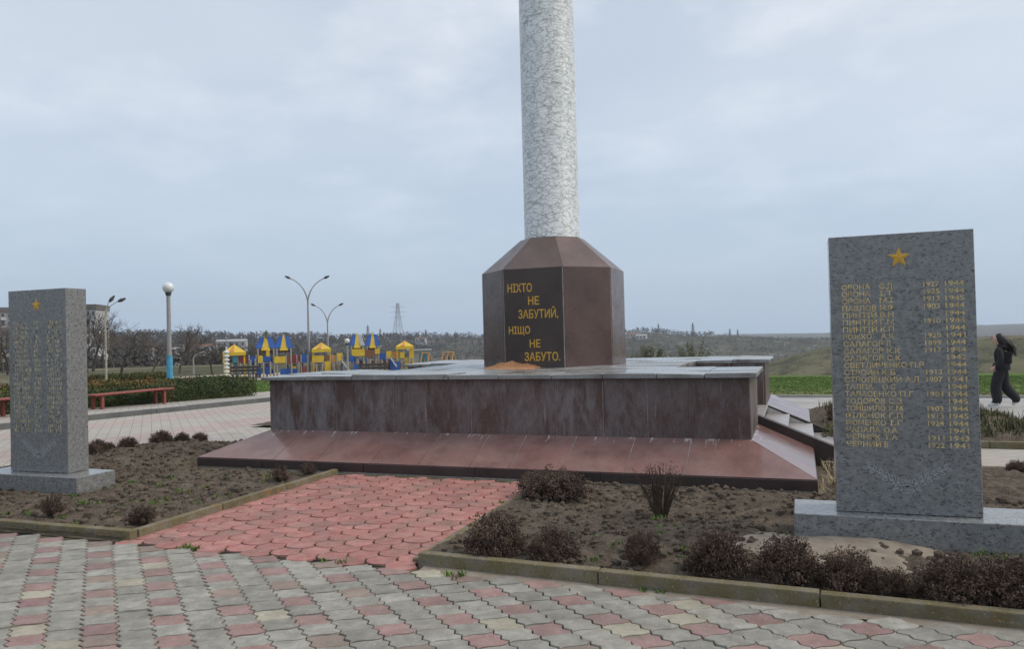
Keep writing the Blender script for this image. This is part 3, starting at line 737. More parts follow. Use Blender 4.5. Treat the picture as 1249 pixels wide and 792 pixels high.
colm = MB().lathe([(.452, PZ2 - .02), (.452, PZ2 + .02), (.446, PZ2 + .022), (.438, 12.5), (.2, 12.6)], (PCX, PCY, 0), 64).build('column', M_COL, mon, smooth=True)
for p in colm.data.polygons:
    if len(p.vertices) > 4: p.use_smooth = False

# lettering
def text_mb(s, bold=0.):
    cu = bpy.data.curves.new('t', 'FONT'); cu.body = s; cu.size = 1; cu.extrude = 0; cu.offset = bold; cu.resolution_u = 2
    o = bpy.data.objects.new('t', cu); C.objects.link(o)
    dg = bpy.context.evaluated_depsgraph_get(); me = o.evaluated_get(dg).to_mesh()
    V = np.array([v.co[:] for v in me.vertices]) if len(me.vertices) else np.zeros((0, 3)); Fs = [tuple(p.vertices) for p in me.polygons]
    o.evaluated_get(dg).to_mesh_clear(); bpy.data.objects.remove(o); bpy.data.curves.remove(cu)
    return V, Fs
_capV, _ = text_mb('Н'); CAPH = _capV[:, 1].max() - _capV[:, 1].min()
def text_add(mb, s, x0, x1, z0, z1, y, bold=0., dep=.003):
    """flat raised lettering facing -Y: x from x0 to x1, capital letters from z0 to z1."""
    V, Fs = text_mb(s, bold)
    if not len(V): return
    bx = V[:, 0].min(); sx = (x1 - x0) / (V[:, 0].max() - bx); sz = (z1 - z0) / CAPH
    n = len(V)
    Va = [(x0 + (v[0] - bx) * sx, y, z0 + v[1] * sz) for v in V]; Vb = [(a, b + dep, c) for a, b, c in Va]
    edges = {}
    for f in Fs:
        for a, b in zip(f, f[1:] + f[:1]): edges[(a, b)] = edges.get((b, a), 0) + 1
    rim = [(a, b) for (a, b) in edges if (b, a) not in edges]
    mb.add(Va + Vb, Fs + [(b, a, a + n, b + n) for a, b in rim])
YP = PCY - PA * 1.004 - .003
for s, x0, x1, z0, z1 in (('НІХТО', -4.105, -3.716, 2.318, 2.444), ('НЕ', -3.781, -3.611, 2.121, 2.244), ('ЗАБУТИЙ,', -3.942, -3.318, 1.921, 2.048),
                          ('НІЩО', -4.10, -3.762, 1.690, 1.803), ('НЕ', -3.774, -3.604, 1.484, 1.600), ('ЗАБУТО.', -3.86, -3.305, 1.284, 1.409)):
    mb = MB(); text_add(mb, s, x0, x1, z0, z1, YP, .012); mb.build('inscription', M_GOLD, ped)

# orange sand heap on the platform
n1_, n2_ = 40, 14
V = []; Fs = []
for i in range(n1_ + 1):
    for j in range(n2_ + 1):
        u = i / n1_ * 2 - 1; v = j / n2_; y = 10.935 - v * .30
        h = max(0., 1 - u * u) * (1 - v) ** 1.3 * .085 * (1 + .9 * float(fbm(u * 3 + 4, v * 2, 3))) + float(fbm(u * 14, v * 6, 2)) * .008
        V.append((-4.06 + u * (.50 - .16 * v) + float(fbm(v * 5, u * 3)) * .1, y, ZT + .052 + max(h, -.004) - (.012 if (j == n2_ or i in (0, n1_)) else 0)))
for i in range(n1_):
    for j in range(n2_): a = i * (n2_ + 1) + j; Fs.append((a, a + 1, a + n2_ + 2, a + n2_ + 1))
o = mesh('sand_heap', V, [f[::-1] for f in Fs], plain('orange_sand', (.44, .215, .10), .95, .25, 18), smooth=True)
tag(o, 'low heap of orange sand spilled at the foot of the inscribed panel', 'sand heap')

# ------------------------------------------------------------------ steles
def star_pts(cx, cz, R_, y, r_=None):
    r_ = r_ or R_ * .40
    return [(cx + (R_ if i % 2 == 0 else r_) * math.sin(math.pi * i / 5), y, cz + (R_ if i % 2 == 0 else r_) * math.cos(math.pi * i / 5)) for i in range(10)]
def wreath(parent, cx, cz, w, y):
    mb = MB()
    def line(a, b, t=0.0032):
        d = Vector((b[0] - a[0], 0, b[1] - a[1]));
        if d.length < 1e-6: return
        n = Vector((-d.z, 0, d.x)).normalized() * t
        P = [(a[0] - n.x, y, a[1] - n.z), (b[0] - n.x, y, b[1] - n.z), (b[0] + n.x, y, b[1] + n.z), (a[0] + n.x, y, a[1] + n.z)]
        mb.add(P + [(p[0], y + .002, p[2]) for p in P], BOXF)
    for s in (-1, 1):
        st = [(cx - s * w * .16 + s * w * .58 * t, cz - .07 + .165 * t ** 1.5) for t in np.linspace(0, 1, 9)]
        for a, b in zip(st[:-1], st[1:]): line(a, b)
        for k in range(1, 9):
            a = st[k]
            for sd_ in (-1, 1):
                ang = math.atan2(st[k][1] - st[k - 1][1], st[k][0] - st[k - 1][0]) + sd_ * .75; l = .066 * (1 - .04 * k)
                tip = (a[0] + math.cos(ang) * l, a[1] + math.sin(ang) * l)
                for e in (-1, 1):
                    m_ = (a[0] + math.cos(ang + e * .45) * l * .55, a[1] + math.sin(ang + e * .45) * l * .55); line(a, m_, .0021); line(m_, tip, .0021)
    mb.build('laurel_engraving', M_ETCH, parent)
ROWS = [('ОРОНА', 'Є.Д', '1927', '1944'), ('ОРОНА', 'І.Т', '1925', '1944'), ('ОРОНА', 'М.І', '1913', '1945'), ('ПАВЛОВ', 'М.Ф', '1903', '1944'), ('ПИНТІЙ', 'В.Н', '', '1944'), ('ПИНТІЙ', 'Г.М', '1910', '1944'),
        ('ПИНТІЙ', 'К.П', '', '1944'), ('РОЖКО', 'А.К', '1920', '1941'), ('САЛАГОР', 'П', '1899', '1944'), ('САЛАГОР', 'К.К', '1917', '1944'), ('САЛАГОР', 'С.К', '', '1942'), ('СВЕТЛИЧЕНКО', 'П.Р', '', '1944'),
        ('СТРОЙН', 'К.Б', '1913', '1944'), ('СТРОЛЕЦКИЙ', 'А.Л', '1907', '1941'), ('ТАЛПА', 'О.С', '', '1944'), ('ТАРАСЕНКО', 'П.Г', '1901', '1944'), ('ТОДОРОВ', 'С.З', '', '1945'), ('ТОНШИЛО', 'К.М', '1903', '1944'),
        ('ФІЛОНОК', 'Г.П', '1913', '1945'), ('ФОМЕНКО', 'І.Г', '1924', '1944'), ('ЧАПАЛА', 'О.А', '', '1941'), ('ЧЕРНЯК', 'Т.А', '1911', '1943'), ('ЧЕРНИЙ', 'В', '1922', '1941')]
def stele(label, x0, x1, y0, y1, z0, z1, bx0, bx1, by0, by1, worn):
    r = empty('memorial_stele', ((x0 + x1) / 2, (y0 + y1) / 2, 0)); tag(r, label, 'stele')
    MB().box(bx0, bx1, by0, by1, -.06, z0).build('base', M_GRAN, r, bevel=.006)
    sl = MB().box(x0, x1, y0, y1, z0 + .003, z1).build('slab', M_GRAN, r, bevel=.004)
    w = x1 - x0; y = y0 - .002
    P = star_pts(x0 + w * .495, z1 - .185, .083, y)
    mb = MB(); n = len(P); c = (x0 + w * .495, y - .006, z1 - .185)
    mb.add(P + [c] + [(a, b + .004, d) for a, b, d in P], [(i, (i + 1) % n, n)[::-1] for i in range(n)] + [(i, (i + 1) % n, n + 1 + (i + 1) % n, n + 1 + i) for i in range(n)])
    mb.build('star', M_GOLD, sl)
    top, pitch = z1 - .418, .0553
    for k in range(len(ROWS) if not worn else 24):
        zb = top - pitch * k; mb = MB(); h = .041
        if not worn:
            nm, ini, d1, d2 = ROWS[k]; xa = x0 + .085
            xe = xa + .0395 * len(nm) + .004; text_add(mb, nm, xa, xe, zb, zb + h, y + .0005, .006, .002)
            xi = max(xe + .025, xa + .265); text_add(mb, ini, xi, xi + .034 * len(ini) - .01, zb, zb + h, y + .0005, .006, .002)
            if d1: text_add(mb, d1, x0 + w * .655, x0 + w * .762, zb + .002, zb + h, y + .0005, .006, .002)
            text_add(mb, d2, x0 + w * .800, x0 + w * .925, zb + .002, zb + h, y + .0005, .006, .002)
        else:                                      # weathered rows, no longer readable: broken letter strokes
            for xa, xb in ((x0 + .07, x0 + .07 + random.uniform(.20, .30)), (x0 + w * .44, x0 + w * random.uniform(.50, .56)), (x0 + w * .665, x0 + w * .77), (x0 + w * .80, x0 + w * .915)):
                x = xa
                while x < xb:
                    for _ in range(random.choice((2, 3))):
                        kind = random.random(); ox = x + random.uniform(0, .018)
                        if kind < .5: mb.box(ox, ox + .008, y + .0005, y + .0025, zb + random.uniform(0, .006), zb + h - random.uniform(0, .008))
                        else: mb.box(x, x + .021, y + .0005, y + .0025, zb + (o2 := random.choice((0, .018, .036))), zb + o2 + .006)
                    x += .0285
        mb.build('inscription', M_WORN if worn else M_GOLDW, sl)['kind'] = 'stuff'
    wreath(sl, x0 + w * .50, z0 + .26, w * .62, y + .0005)
    return r
stele('speckled grey granite stele with readable gold names, star and wide base at the right bed', .235, 1.232, 6.58, 6.85, .22, 2.365, -.083, 1.63, 6.43, 6.98, False)
stele('speckled grey granite stele with worn unreadable name rows at the left bed', -8.94, -8.003, 6.675, 6.955, .19, 2.355, -9.28, -7.663, 6.49, 7.02, True)

# ------------------------------------------------------------------ dry perennials in the beds
def clump_meshes(seed, nst, up, tips, spread=1.0, leaf=.030):
    """Unit bush: radius 1, height 1. Returns (stems, heads) as MB."""
    r = random.Random(seed); st, hd = MB(), MB()
    def head(p, s):
        for _ in range(tips):
            q = Vector(p) + Vector((r.gauss(0, 1), r.gauss(0, 1), r.gauss(0, .7))) * s
            u = Vector((r.gauss(0, 1), r.gauss(0, 1), r.gauss(0, 1))).normalized() * leaf * r.uniform(.7, 1.5); w = u.orthogonal().normalized() * u.length * r.uniform(.5, .9)
            n = u.cross(w).normalized() * u.length * .45
            hd.add([q - u, q + w * .8, q + u, q - w * .8, q + n], [(0, 1, 4), (1, 2, 4), (2, 3, 4), (3, 0, 4)])
    for k in range(nst):
        a = r.uniform(0, 2 * math.pi); t = math.sqrt(r.random()); th = t * up
        L_ = (r.uniform(.82, 1.02) if r.random() < .7 else r.uniform(.55, .85)) * (1 - .08 * t)
        tip = Vector((math.cos(a) * math.sin(th) * spread, math.sin(a) * math.sin(th) * spread, math.cos(th * .92) * 1.0)) * L_
        tip.z = max(tip.z, .06)
        base = Vector((math.cos(a) * .16 * t, math.sin(a) * .16 * t, -.03)); mid = base.lerp(tip, .5) + Vector((r.gauss(0, .03), r.gauss(0, .03), .05))
        st.path([base, mid, tip], [.016, .012, .007], 3)
        for f in (1.0, .86, .70, .52):
            if f == 1. or r.random() < .75:
                p = mid.lerp(tip, (f - .5) * 2) if f > .5 else base.lerp(mid, f * 2)
                head(p, .055)
    return st, hd
VAR = {}
for nm, a in dict(dome0=(1, 260, 1.45, 6), dome1=(2, 240, 1.4, 6), dome2=(3, 250, 1.5, 6), tall=(4, 80, .62, 3, 1.7, .020), small=(5, 70, 1.3, 5, 1., .05), ball=(6, 330, 1.56, 6, 1., .032)).items():
    s, h = clump_meshes(*a)
    so = s.build('stems', M_STEM); ho = h.build('seed_heads', M_SEDUM)
    VAR[nm] = (so.data, ho.data)
    for o in (so, ho): bpy.data.objects.remove(o)
def bush(kind, x, y, w, h, z, label, group, cat='plant', name='dry_bush'):
    r = empty(name, (x, y, z)); tag(r, label, cat, group)
    sd_, hd = VAR[kind]; a = random.uniform(0, 6.28)
    for nm, me in (('stems', sd_), ('seed_heads', hd)):
        o = bpy.data.objects.new(nm, me); C.objects.link(o); o.parent = r; WO[o.name] = Vector((x, y, z))
        o['kind'] = 'stuff'
        o.scale = (w * .52, w * .52 * random.uniform(.9, 1.1), h * .94 * random.uniform(.94, 1.06)); o.rotation_euler = (0, 0, a)
    return r
G1 = 'dry bushes along the front kerb of the right bed'; G2 = 'dry bushes in the left bed'; G3 = 'rounded bushes along the outer edge of the left bed'
for kind, x, y, w, h, lab, gname in (
    ('ball', -2.151, 5.33, .47, .37, 'dense dark dry bush in the bed corner where red path meets the kerb', G1),
    ('ball', -1.706, 5.36, .38, .27, 'dark dry bush beside the corner bush, second along the mossy kerb from the red path', G1),
    ('dome2', -1.064, 5.38, .29, .27, 'narrow dark dry bush standing alone at the mossy kerb', G1),
    ('ball', -.553, 5.34, .46, .33, 'brown dry bush touching the row of bushes before the grit patch, red path end', G1),
    ('ball', -.123, 5.34, .47, .32, 'widest brown dry bush before the grit patch, second of its row from the red path', G1),
    ('ball', .237, 5.33, .40, .28, 'brown dry bush in front of the grit, third of its row from the red path', G1),
    ('dome2', .47, 5.27, .34, .20, 'low brown dry bush closing the row before the bare gap of grit', G1),
    ('ball', .82, 5.28, .48, .32, 'thick brown dry bush in front of the right stele base after the gap', G1),
    ('ball', 1.13, 5.29, .46, .31, 'brown dry bush last in the row before the right stele base', G1),
    ('ball', 1.62, 5.32, .45, .30, 'brown dry bush beyond the right stele base end', G1),
    ('dome0', -2.32, 7.40, .72, .34, 'wide low dark bush against the monument skirt beside the red path', None),
    ('dome1', -2.62, 7.62, .40, .26, 'small dark bush tucked behind the wide bush by the red path kerb', None),
    ('tall', -1.184, 6.84, .50, .55, 'upright twiggy brown shrub with bare stems in the middle of the right bed', None),
    ('small', -6.696, 5.40, .27, .26, 'small dark tuft behind the left kerb in front of the left stele base', G2),
    ('small', -5.60, 5.42, .30, .22, 'small dark tuft in the left bed corner by the red path', G2),
    ('small', -5.70, 7.53, .27, .22, 'small dark bush by the left red path kerb close to the skirt', G2),
    ('small', -5.66, 8.02, .28, .19, 'little dark bush squeezed between the left path kerb and the skirt', G2),
    ('ball', -10.03, 8.86, .36, .21, 'rounded brown bush right behind the left stele', G3),
    ('ball', -10.17, 9.20, .22, .13, 'smallest rounded brown bush in the outer row of the left bed', G3),
    ('ball', -10.07, 9.48, .35, .21, 'rounded brown bush beside the smallest one in the outer row', G3),
    ('ball', -10.19, 10.28, .40, .24, 'largest rounded brown bush at the rear corner of the left bed', G3),
    ('ball', -9.88, 10.44, .29, .19, 'rounded bush between two others at the rear corner of the left bed', G3),
    ('ball', -9.56, 10.48, .31, .17, 'low rounded bush ending the row at the rear of the left bed', G3),
    ('ball', -10.50 + .35, 7.75, .32, .17, 'rounded brown bush left of the left stele base', G3),
    ('ball', -10.12, 8.3, .30, .18, 'rounded brown bush hidden behind the left stele slab', G3),
    ('dome0', 2.22, 10.0, .26, .16, 'small dark bush by the kerb of the stair path', None),
    ('ball', .62, 14.4, .50, .42, 'dark bush at the planted bed corner beside the stairs', None)):
    if x > -3 and y < 5.5: y -= .034 * (x + 2.15)
    z = ZR(x, y) if (x > -3 and y < 10.3) else (ZL(x, y) if y < 10.6 else ZB(x, y))
    bush(kind, x, y, w, h, z - .01, lab, gname)

# weeds, straw, clods
def blades(name, spots, mat, label, h=(.03, .08), n=18, lean=.5, wid=.004, sp=.04, cat=None):
    V = []; Fs = []
    for x, y, z, s in spots:
        for _ in range(n):
            a = random.uniform(0, 6.28); r = random.gauss(0, sp * s); bx, by = x + math.cos(a) * r, y + math.sin(a) * r
            hh = random.uniform(*h) * s; la = random.uniform(0, 6.28); l = random.uniform(.1, lean) * hh; w = wid * random.uniform(.7, 1.4)
            dx, dy = math.cos(la), math.sin(la); k = len(V)
            V += [(bx - dy * w, by + dx * w, z - .01), (bx + dy * w, by - dx * w, z - .01), (bx + dx * l * .45 + dy * w * .8, by + dy * l * .45 - dx * w * .8, z + hh * .6), (bx + dx * l * .45 - dy * w * .8, by + dy * l * .45 + dx * w * .8, z + hh * .6), (bx + dx * l, by + dy * l, z + hh)]
            Fs += [(k, k + 1, k + 2, k + 3), (k + 3, k + 2, k + 4)]
    o = mesh(name, V, Fs, mat); return tag(o, label, kind='stuff')
def scatter(f, n, zf, s=(.6, 1.3)):
    out = []
    for _ in range(n):
        x, y = f(); out.append((x, y, zf(x, y), random.uniform(*s)))
    return out
U = random.uniform
sp = [(x, y, ZR(x, y), s) for x, y, s in ((-1.16, 6.72, 1.1), (-1.22, 6.68, .9), (-1.5, 5.9, .7), (-1.35, 5.75, .6), (-.2, 6.35, 1.3), (-.12, 6.2, 1.2), (1.15, 6.2, 1.2), (1.3, 6.15, 1.2), (1.42, 6.1, 1.2), (-2.5, 5.2, .7), (-1.4, 5.35, .5))]
sp += [(x, y, 0., s) for x, y, s in ((-2.32, 4.93, .8), (-2.25, 4.94, .8), (-3.25, 4.98, .8), (-3.4, 4.99, .6), (-4.72, 5.0, .9), (-4.6, 4.99, .8), (-.98, 4.96, .6), (-.86, 4.95, .5), (.32, 4.95, .6), (-2.82, 7.2, .6), (-2.83, 6.6, .5), (-4.3, 8.25, .5))]
sp += scatter(lambda: (U(-10, -5.7), U(5.2, 6.45)), 45, ZL, (.4, .9)) + scatter(lambda: (U(-7.5, -5.7), U(6.5, 8.2)), 30, ZL, (.3, .8)) + scatter(lambda: (U(-2.5, -.4), U(5.3, 6.6)), 16, ZR, (.3, .6))
blades('small_weeds', sp, M_GRASS, 'small green weeds in the beds and along the kerbs', (.02, .055), 22, 1.2, .005, .05)
sp = scatter(lambda: (U(.16, .5), U(8.3, 10.3)), 16, ZR, (.5, 1.1)) + [(x, y, -.02, 1.2) for x, y in ((.35, 8.6), (.3, 9.0), (.42, 9.4), (.5, 9.9))]
blades('straw', sp, M_STRAW, 'pale dry straw lying beside the monument skirt', (.05, .16), 12, 2.2, .005, .09)
sp = [(.62 + U(-.2, .25), 12.7 + U(-.2, .9), .0, U(1.2, 2.2)) for _ in range(14)] + [(.6 + U(-.1, .2), 10.9 + U(-.3, .8), -.03, U(.6, 1.4)) for _ in range(8)]
blades('grass_tuft', sp, M_GRASS, 'fresh green grass tufts by the stair foot', (.08, .20), 26, .9, .006, .07)
sp = scatter(lambda: (U(.5, 3.5), U(12.6, 18.4)), 520, ZB, (.7, 1.6))
blades('bed_weeds', sp, m_leaf('bed_weeds', [(.060, .068, .026), (.11, .10, .05), (.12, .115, .04)], .8, 2), 'olive weeds covering the planted bed by the walking path', (.03, .11), 16, 1.1, .007, .12)
# clods of earth
def clods(zf, x0, x1, y0, y1, n, label):
    mb = MB()
    for _ in range(n):
        x, y = U(x0, x1), U(y0, y1); s = random.choice((.008, .012, .018, .028, .042)) * U(.7, 1.2); z = zf(x, y) + s * .25
        V = []
        for a in range(5):
            for zz_, rr_ in ((-.6, .8), (.35, .85)):
                t = 2 * math.pi * a / 5 + U(-.3, .3); V.append((x + math.cos(t) * s * rr_ * U(.7, 1.2), y + math.sin(t) * s * rr_ * U(.7, 1.2), z + s * zz_ * U(.8, 1.1)))
        V.append((x, y, z + s * U(.6, .9)))
        Fs = [(2 * i, 2 * ((i + 1) % 5), 2 * ((i + 1) % 5) + 1, 2 * i + 1) for i in range(5)] + [(2 * i + 1, 2 * ((i + 1) % 5) + 1, 10) for i in range(5)]
        mb.add(V, Fs)
    o = mb.build('soil_clods', M_SOIL); tag(o, label, kind='stuff')
clods(ZR, -2.6, 2.5, 5.15, 8.2, 2600, 'loose clods of brown earth on the right bed')
clods(ZL, -10.2, -5.6, 5.15, 10.5, 3000, 'loose clods of brown earth on the left bed')

# ------------------------------------------------------------------ hedge, benches, lamps on the left
def leaf_cloud(mb_pts, size, n_per):
    V = []; Fs = []
    for p, nrm in mb_pts:
        for _ in range(n_per):
            q = Vector(p) + Vector((random.gauss(0, 1), random.gauss(0, 1), random.gauss(0, 1))) * size * 1.2
            u = Vector((random.gauss(0, 1), random.gauss(0, 1), random.gauss(0, 1))).normalized() * size * U(.6, 1.3); w = u.orthogonal().normalized() * u.length * .55
            k = len(V); V += [q - u, q + w, q + u, q - w]; Fs.append((k, k + 1, k + 2, k + 3))
    return V, Fs
def hedge(label, a, b, w, h, n, dry=None, name='hedge', size=.035):
    a, b = Vector(a), Vector(b); d = b - a; L_ = d.length; d.normalize(); s = Vector((-d.y, d.x))
    r = empty(name, (a.x, a.y, zland(a.x, a.y) + .06)); tag(r, label, 'hedge')
    core = MB(); m = 24; prof = [(.12, 0), (.07, .5), (.12, .86), (.3, .94), (.7, .94), (.88, .86), (.93, .5), (.88, 0)]
    V = []
    for i in range(m + 1):
        t = i / m; p = a + d * (L_ * (.01 + .98 * t))
        for u, v in prof:
            j = float(fbm(t * 9 + u * 3, v * 4 + u, 2)) * .10; q2 = p + s * (w * (u + j * .5)); V.append((q2.x, q2.y, float(slope(q2.y)) - .03 + max(0, (v + (j if v > 0 else 0))) * h))
    k = len(prof); core.add(V, [(i * k + j, (i + 1) * k + j, (i + 1) * k + j + 1, i * k + j + 1) for i in range(m) for j in range(k - 1)] + [tuple(range(k)), tuple(range(m * k + k - 1, m * k - 1, -1))])
    core.build('inner_branches', M_HEDGE, r)
    pts, dpts = [], []
    for _ in range(n):
        t = random.random(); c = random.random(); p = a + d * (L_ * t)
        if c < .45: u, v = 0, random.random()
        elif c < .85: u, v = random.random(), 1.
        elif c < .93: u, v = 1., random.random()
        else: u, v = random.random(), random.random(); p = a + d * (L_ * random.choice((0, 1)))
        bulge = 1 + float(fbm(t * L_ * 1.6, v * 2 + u * 1.5, 3)) * .34
        rnd = 1 - .10 * (abs(u - .5) * 2) ** 6 if v == 1 else 1
        q2 = p + s * (w * (.5 + (u - .5) * bulge)); pt = (q2.x, q2.y, float(slope(q2.y)) + .02 + v * h * (bulge if v == 1 else 1) * rnd)
        (dpts if (dry and dry(t, u, v)) else pts).append((pt, None))
    V, Fs = leaf_cloud(pts, size, 3); mesh('foliage', V, Fs, M_HEDGE, r)
    if dpts:
        V, Fs = leaf_cloud(dpts, size, 3); o = mesh('foliage', V, Fs, M_HEDGEB, r); o['label'] = 'patch of yellow brown dry foliage'
    return r
def dryf(t, u, v):
    f = float(fbm(t * 13, u * 2 + 7, 3))
    return (v == 1 and f > -.16 and t < .80) or (f > .12 and .40 < t < .66)
hedge('clipped dark green hedge with dry yellow brown top behind the red bench', (-20.6, 8.0), (-18.4, 22.9), 2.0, .68, 12000, dryf)
hedge('low olive green hedge row on the lawn beyond the bench hedge', tuple(at_px(118, 56))[:2], tuple(at_px(205, 62))[:2], 1.2, .30, 2600, (lambda t, u, v: random.random() < .2), 'low_hedge', .06)
M_REDP = plain('faded_red_paint', (.24, .060, .045), .6, .25, 12)
def bench(label, y0, y1, x, group):
    z = float(slope((y0 + y1) / 2)) + .05; r = empty('bench', (x, (y0 + y1) / 2, z)); tag(r, label, 'bench', group)
    for k in range(4): MB().box(x - .24 + k * .125, x - .24 + k * .125 + .11, y0, y1, z + .415, z + .455).build('seat_plank', M_REDP, r, bevel=.006)
    for yy in (y0 + .28, y1 - .35):
        MB().box(x - .2, x + .2, yy - .03, yy + .03, z + .36, z + .414).build('crossbeam', M_REDP, r, bevel=.005)
        for xx in (x - .17, x + .17): MB().box(xx - .04, xx + .04, yy - .04, yy + .04, z - .03, z + .36).build('leg', M_REDP, r, bevel=.005)
    return r
bench('long red plank bench between the globe lamp and left stele', 16.2, 19.1, -18.6, 'red benches before the hedge')
bench('red plank bench mostly hidden by the left stele', 11.4, 14.4, -18.9, 'red benches before the hedge')
M_POLE = plain('lamp_pole_grey', (.30, .30, .31), .5, .12, 8); M_BLUE = plain('lamp_pole_blue', (.075, .33, .52), .5, .2, 5); M_GLOBE = plain('opal_glass', (.66, .68, .68), .25, .03, 4); M_DARK = plain('dark_metal', (.05, .05, .055), .5, .1, 6)
def globe_lamp(label, p, h, r_, group, blue=.36):
    r = empty('globe_lamp', p); tag(r, label, 'lamp', group); x, y, z = p
    MB().bar((x, y, z - .1), (x, y, z + h * blue), r_ * .58, r_ * .52, 12).build('pole_base', M_BLUE, r, smooth=False)
    MB().bar((x, y, z + h * blue + .001), (x, y, z + h - r_ * 1.6), r_ * .40, r_ * .34, 12).build('pole', M_POLE, r)
    MB().lathe([(r_ * .42, -.14), (r_ * .55, -.03), (r_ * .55, 0)], (x, y, z + h - r_ * 1.82), 14).build('collar', M_DARK, r)
    MB().lathe([(max(.002, math.sin(t) * r_), -math.cos(t) * r_) for t in np.linspace(.3, math.pi, 14)], (x, y, z + h - r_), 24).build('globe', M_GLOBE, r, smooth=True)
p = at_px(206, 33.5); globe_lamp('globe lamp post with blue painted foot rising behind the bench hedge', p, HC + elev(206, 344.5) * 33.5 - p.z, .215, 'globe lamps')
p = at_px(423, 52); globe_lamp('thin globe lamp post standing among the playground towers', p, HC + elev(423, 413) * 52 - p.z, .17, 'globe lamps', .05)
def street_lamp(label, px, r0, ytop, fork, spread, side=(1, -1), mat=None, th=1.):
    p = at_px(px, r0); H_ = HC + elev(px, ytop) * r0 - p.z; r = empty('street_lamp', p); tag(r, label, 'street lamp', 'double armed street lamps')
    x, y, z = p; b = math.radians(bearing(px)); rt = Vector((math.cos(b), -math.sin(b), 0)); zf = z + H_ * fork
    MB().path([(x, y, z - .2), (x, y, z + H_ * .3), (x, y, zf)], [.11 * th, .085 * th, .055 * th], 8).build('pole', mat or M_POLE, r)
    for s in side:
        k = spread * abs(s); sg = 1 if s > 0 else -1
        pts = [Vector((x, y, zf - .1)) + rt * (sg * k * (1 - math.cos(t)) ) + Vector((0, 0, H_ * (1 - fork) * math.sin(t))) for t in np.linspace(0, 1.25, 9)]
        a = MB().path(pts, [.05 * th] * 4 + [.035 * th] * 5, 6).build('arm', mat or M_POLE, r)
        e = pts[-1]; d = (pts[-1] - pts[-2]).normalized()
        MB().path([e - d * .05, e + d * .12, e + d * .36], [.05, .10, .045], 6).build('lamp_head', M_DARK, a)
M_LPC = plain('pale_concrete_pole', (.36, .34, .29), .7, .15, 5)
street_lamp('tall double armed street lamp in front of the playground middle', 376, 57, 336, .73, 1.75)
street_lamp('shorter double armed street lamp behind the playground lamp', 399.5, 70, 370, .70, 1.55)
street_lamp('pale street lamp with both arms leaning one way beside the apartment block', 128.5, 46, 364, .78, .95, (1, .35), M_LPC, .62)
street_lamp('small distant street lamp with a low arm near the playground', 235, 75, 428, .7, 1.5, (1,), M_LPC)

# ------------------------------------------------------------------ playground
M_YEL, M_BLU, M_RED2, M_ORG, M_BRN, M_TEAL = (plain(n, c, .5, .12, 3) for n, c in (('yellow_panel', (.62, .43, .035)), ('blue_panel', (.020, .095, .36)), ('dark_red_panel', (.20, .035, .04)), ('orange_panel', (.52, .22, .055)), ('brown_panel', (.20, .085, .045)), ('teal_panel', (.05, .20, .24))))
M_POST = plain('playground_post', (.30, .28, .26), .5, .15, 5); M_GREYP = plain('grey_sheet', (.34, .36, .38), .4, .1, 3); M_WOODP = plain('tan_posts', (.38, .23, .11), .7, .2, 4)
PR = 56.
def pl(px, r=PR): return at_px(px, r)
sheet('playground_sand', [(-46, 40), (-14, 40), (-14, 58), (-46, 58)], -.04, plain('pale_sand', (.34, .29, .22), .95, .15, .8), 2., 'pale sandy ground under the playground')
MPX = PR / 947. * .97
def local(px):
    p = pl(px); b = math.radians(bearing(px)); return p, Vector((math.cos(b), -math.sin(b), 0)), Vector((math.sin(b), math.cos(b), 0))
def ph(px, y): return HC + elev(px, y) * PR
def pbox(name, px0, px1, y0, y1, mat, parent, dep=.06, off=0., bevel=0):
    """a panel in the facade plane: photo columns px0..px1, photo rows y0 (top)..y1."""
    c = (px0 + px1) / 2; p, rt, fw = local(c); z1, z0 = ph(c, y0), ph(c, y1); w = (px1 - px0) * MPX / 2; p = p + fw * off
    V = [p + rt * s * w + fw * d for d in (0, dep) for s in (-1, 1)]
    P = [V[0], V[1], V[3], V[2]]
    return MB().add([(q.x, q.y, z0) for q in P] + [(q.x, q.y, z1) for q in P], BOXF).build(name, mat, parent)
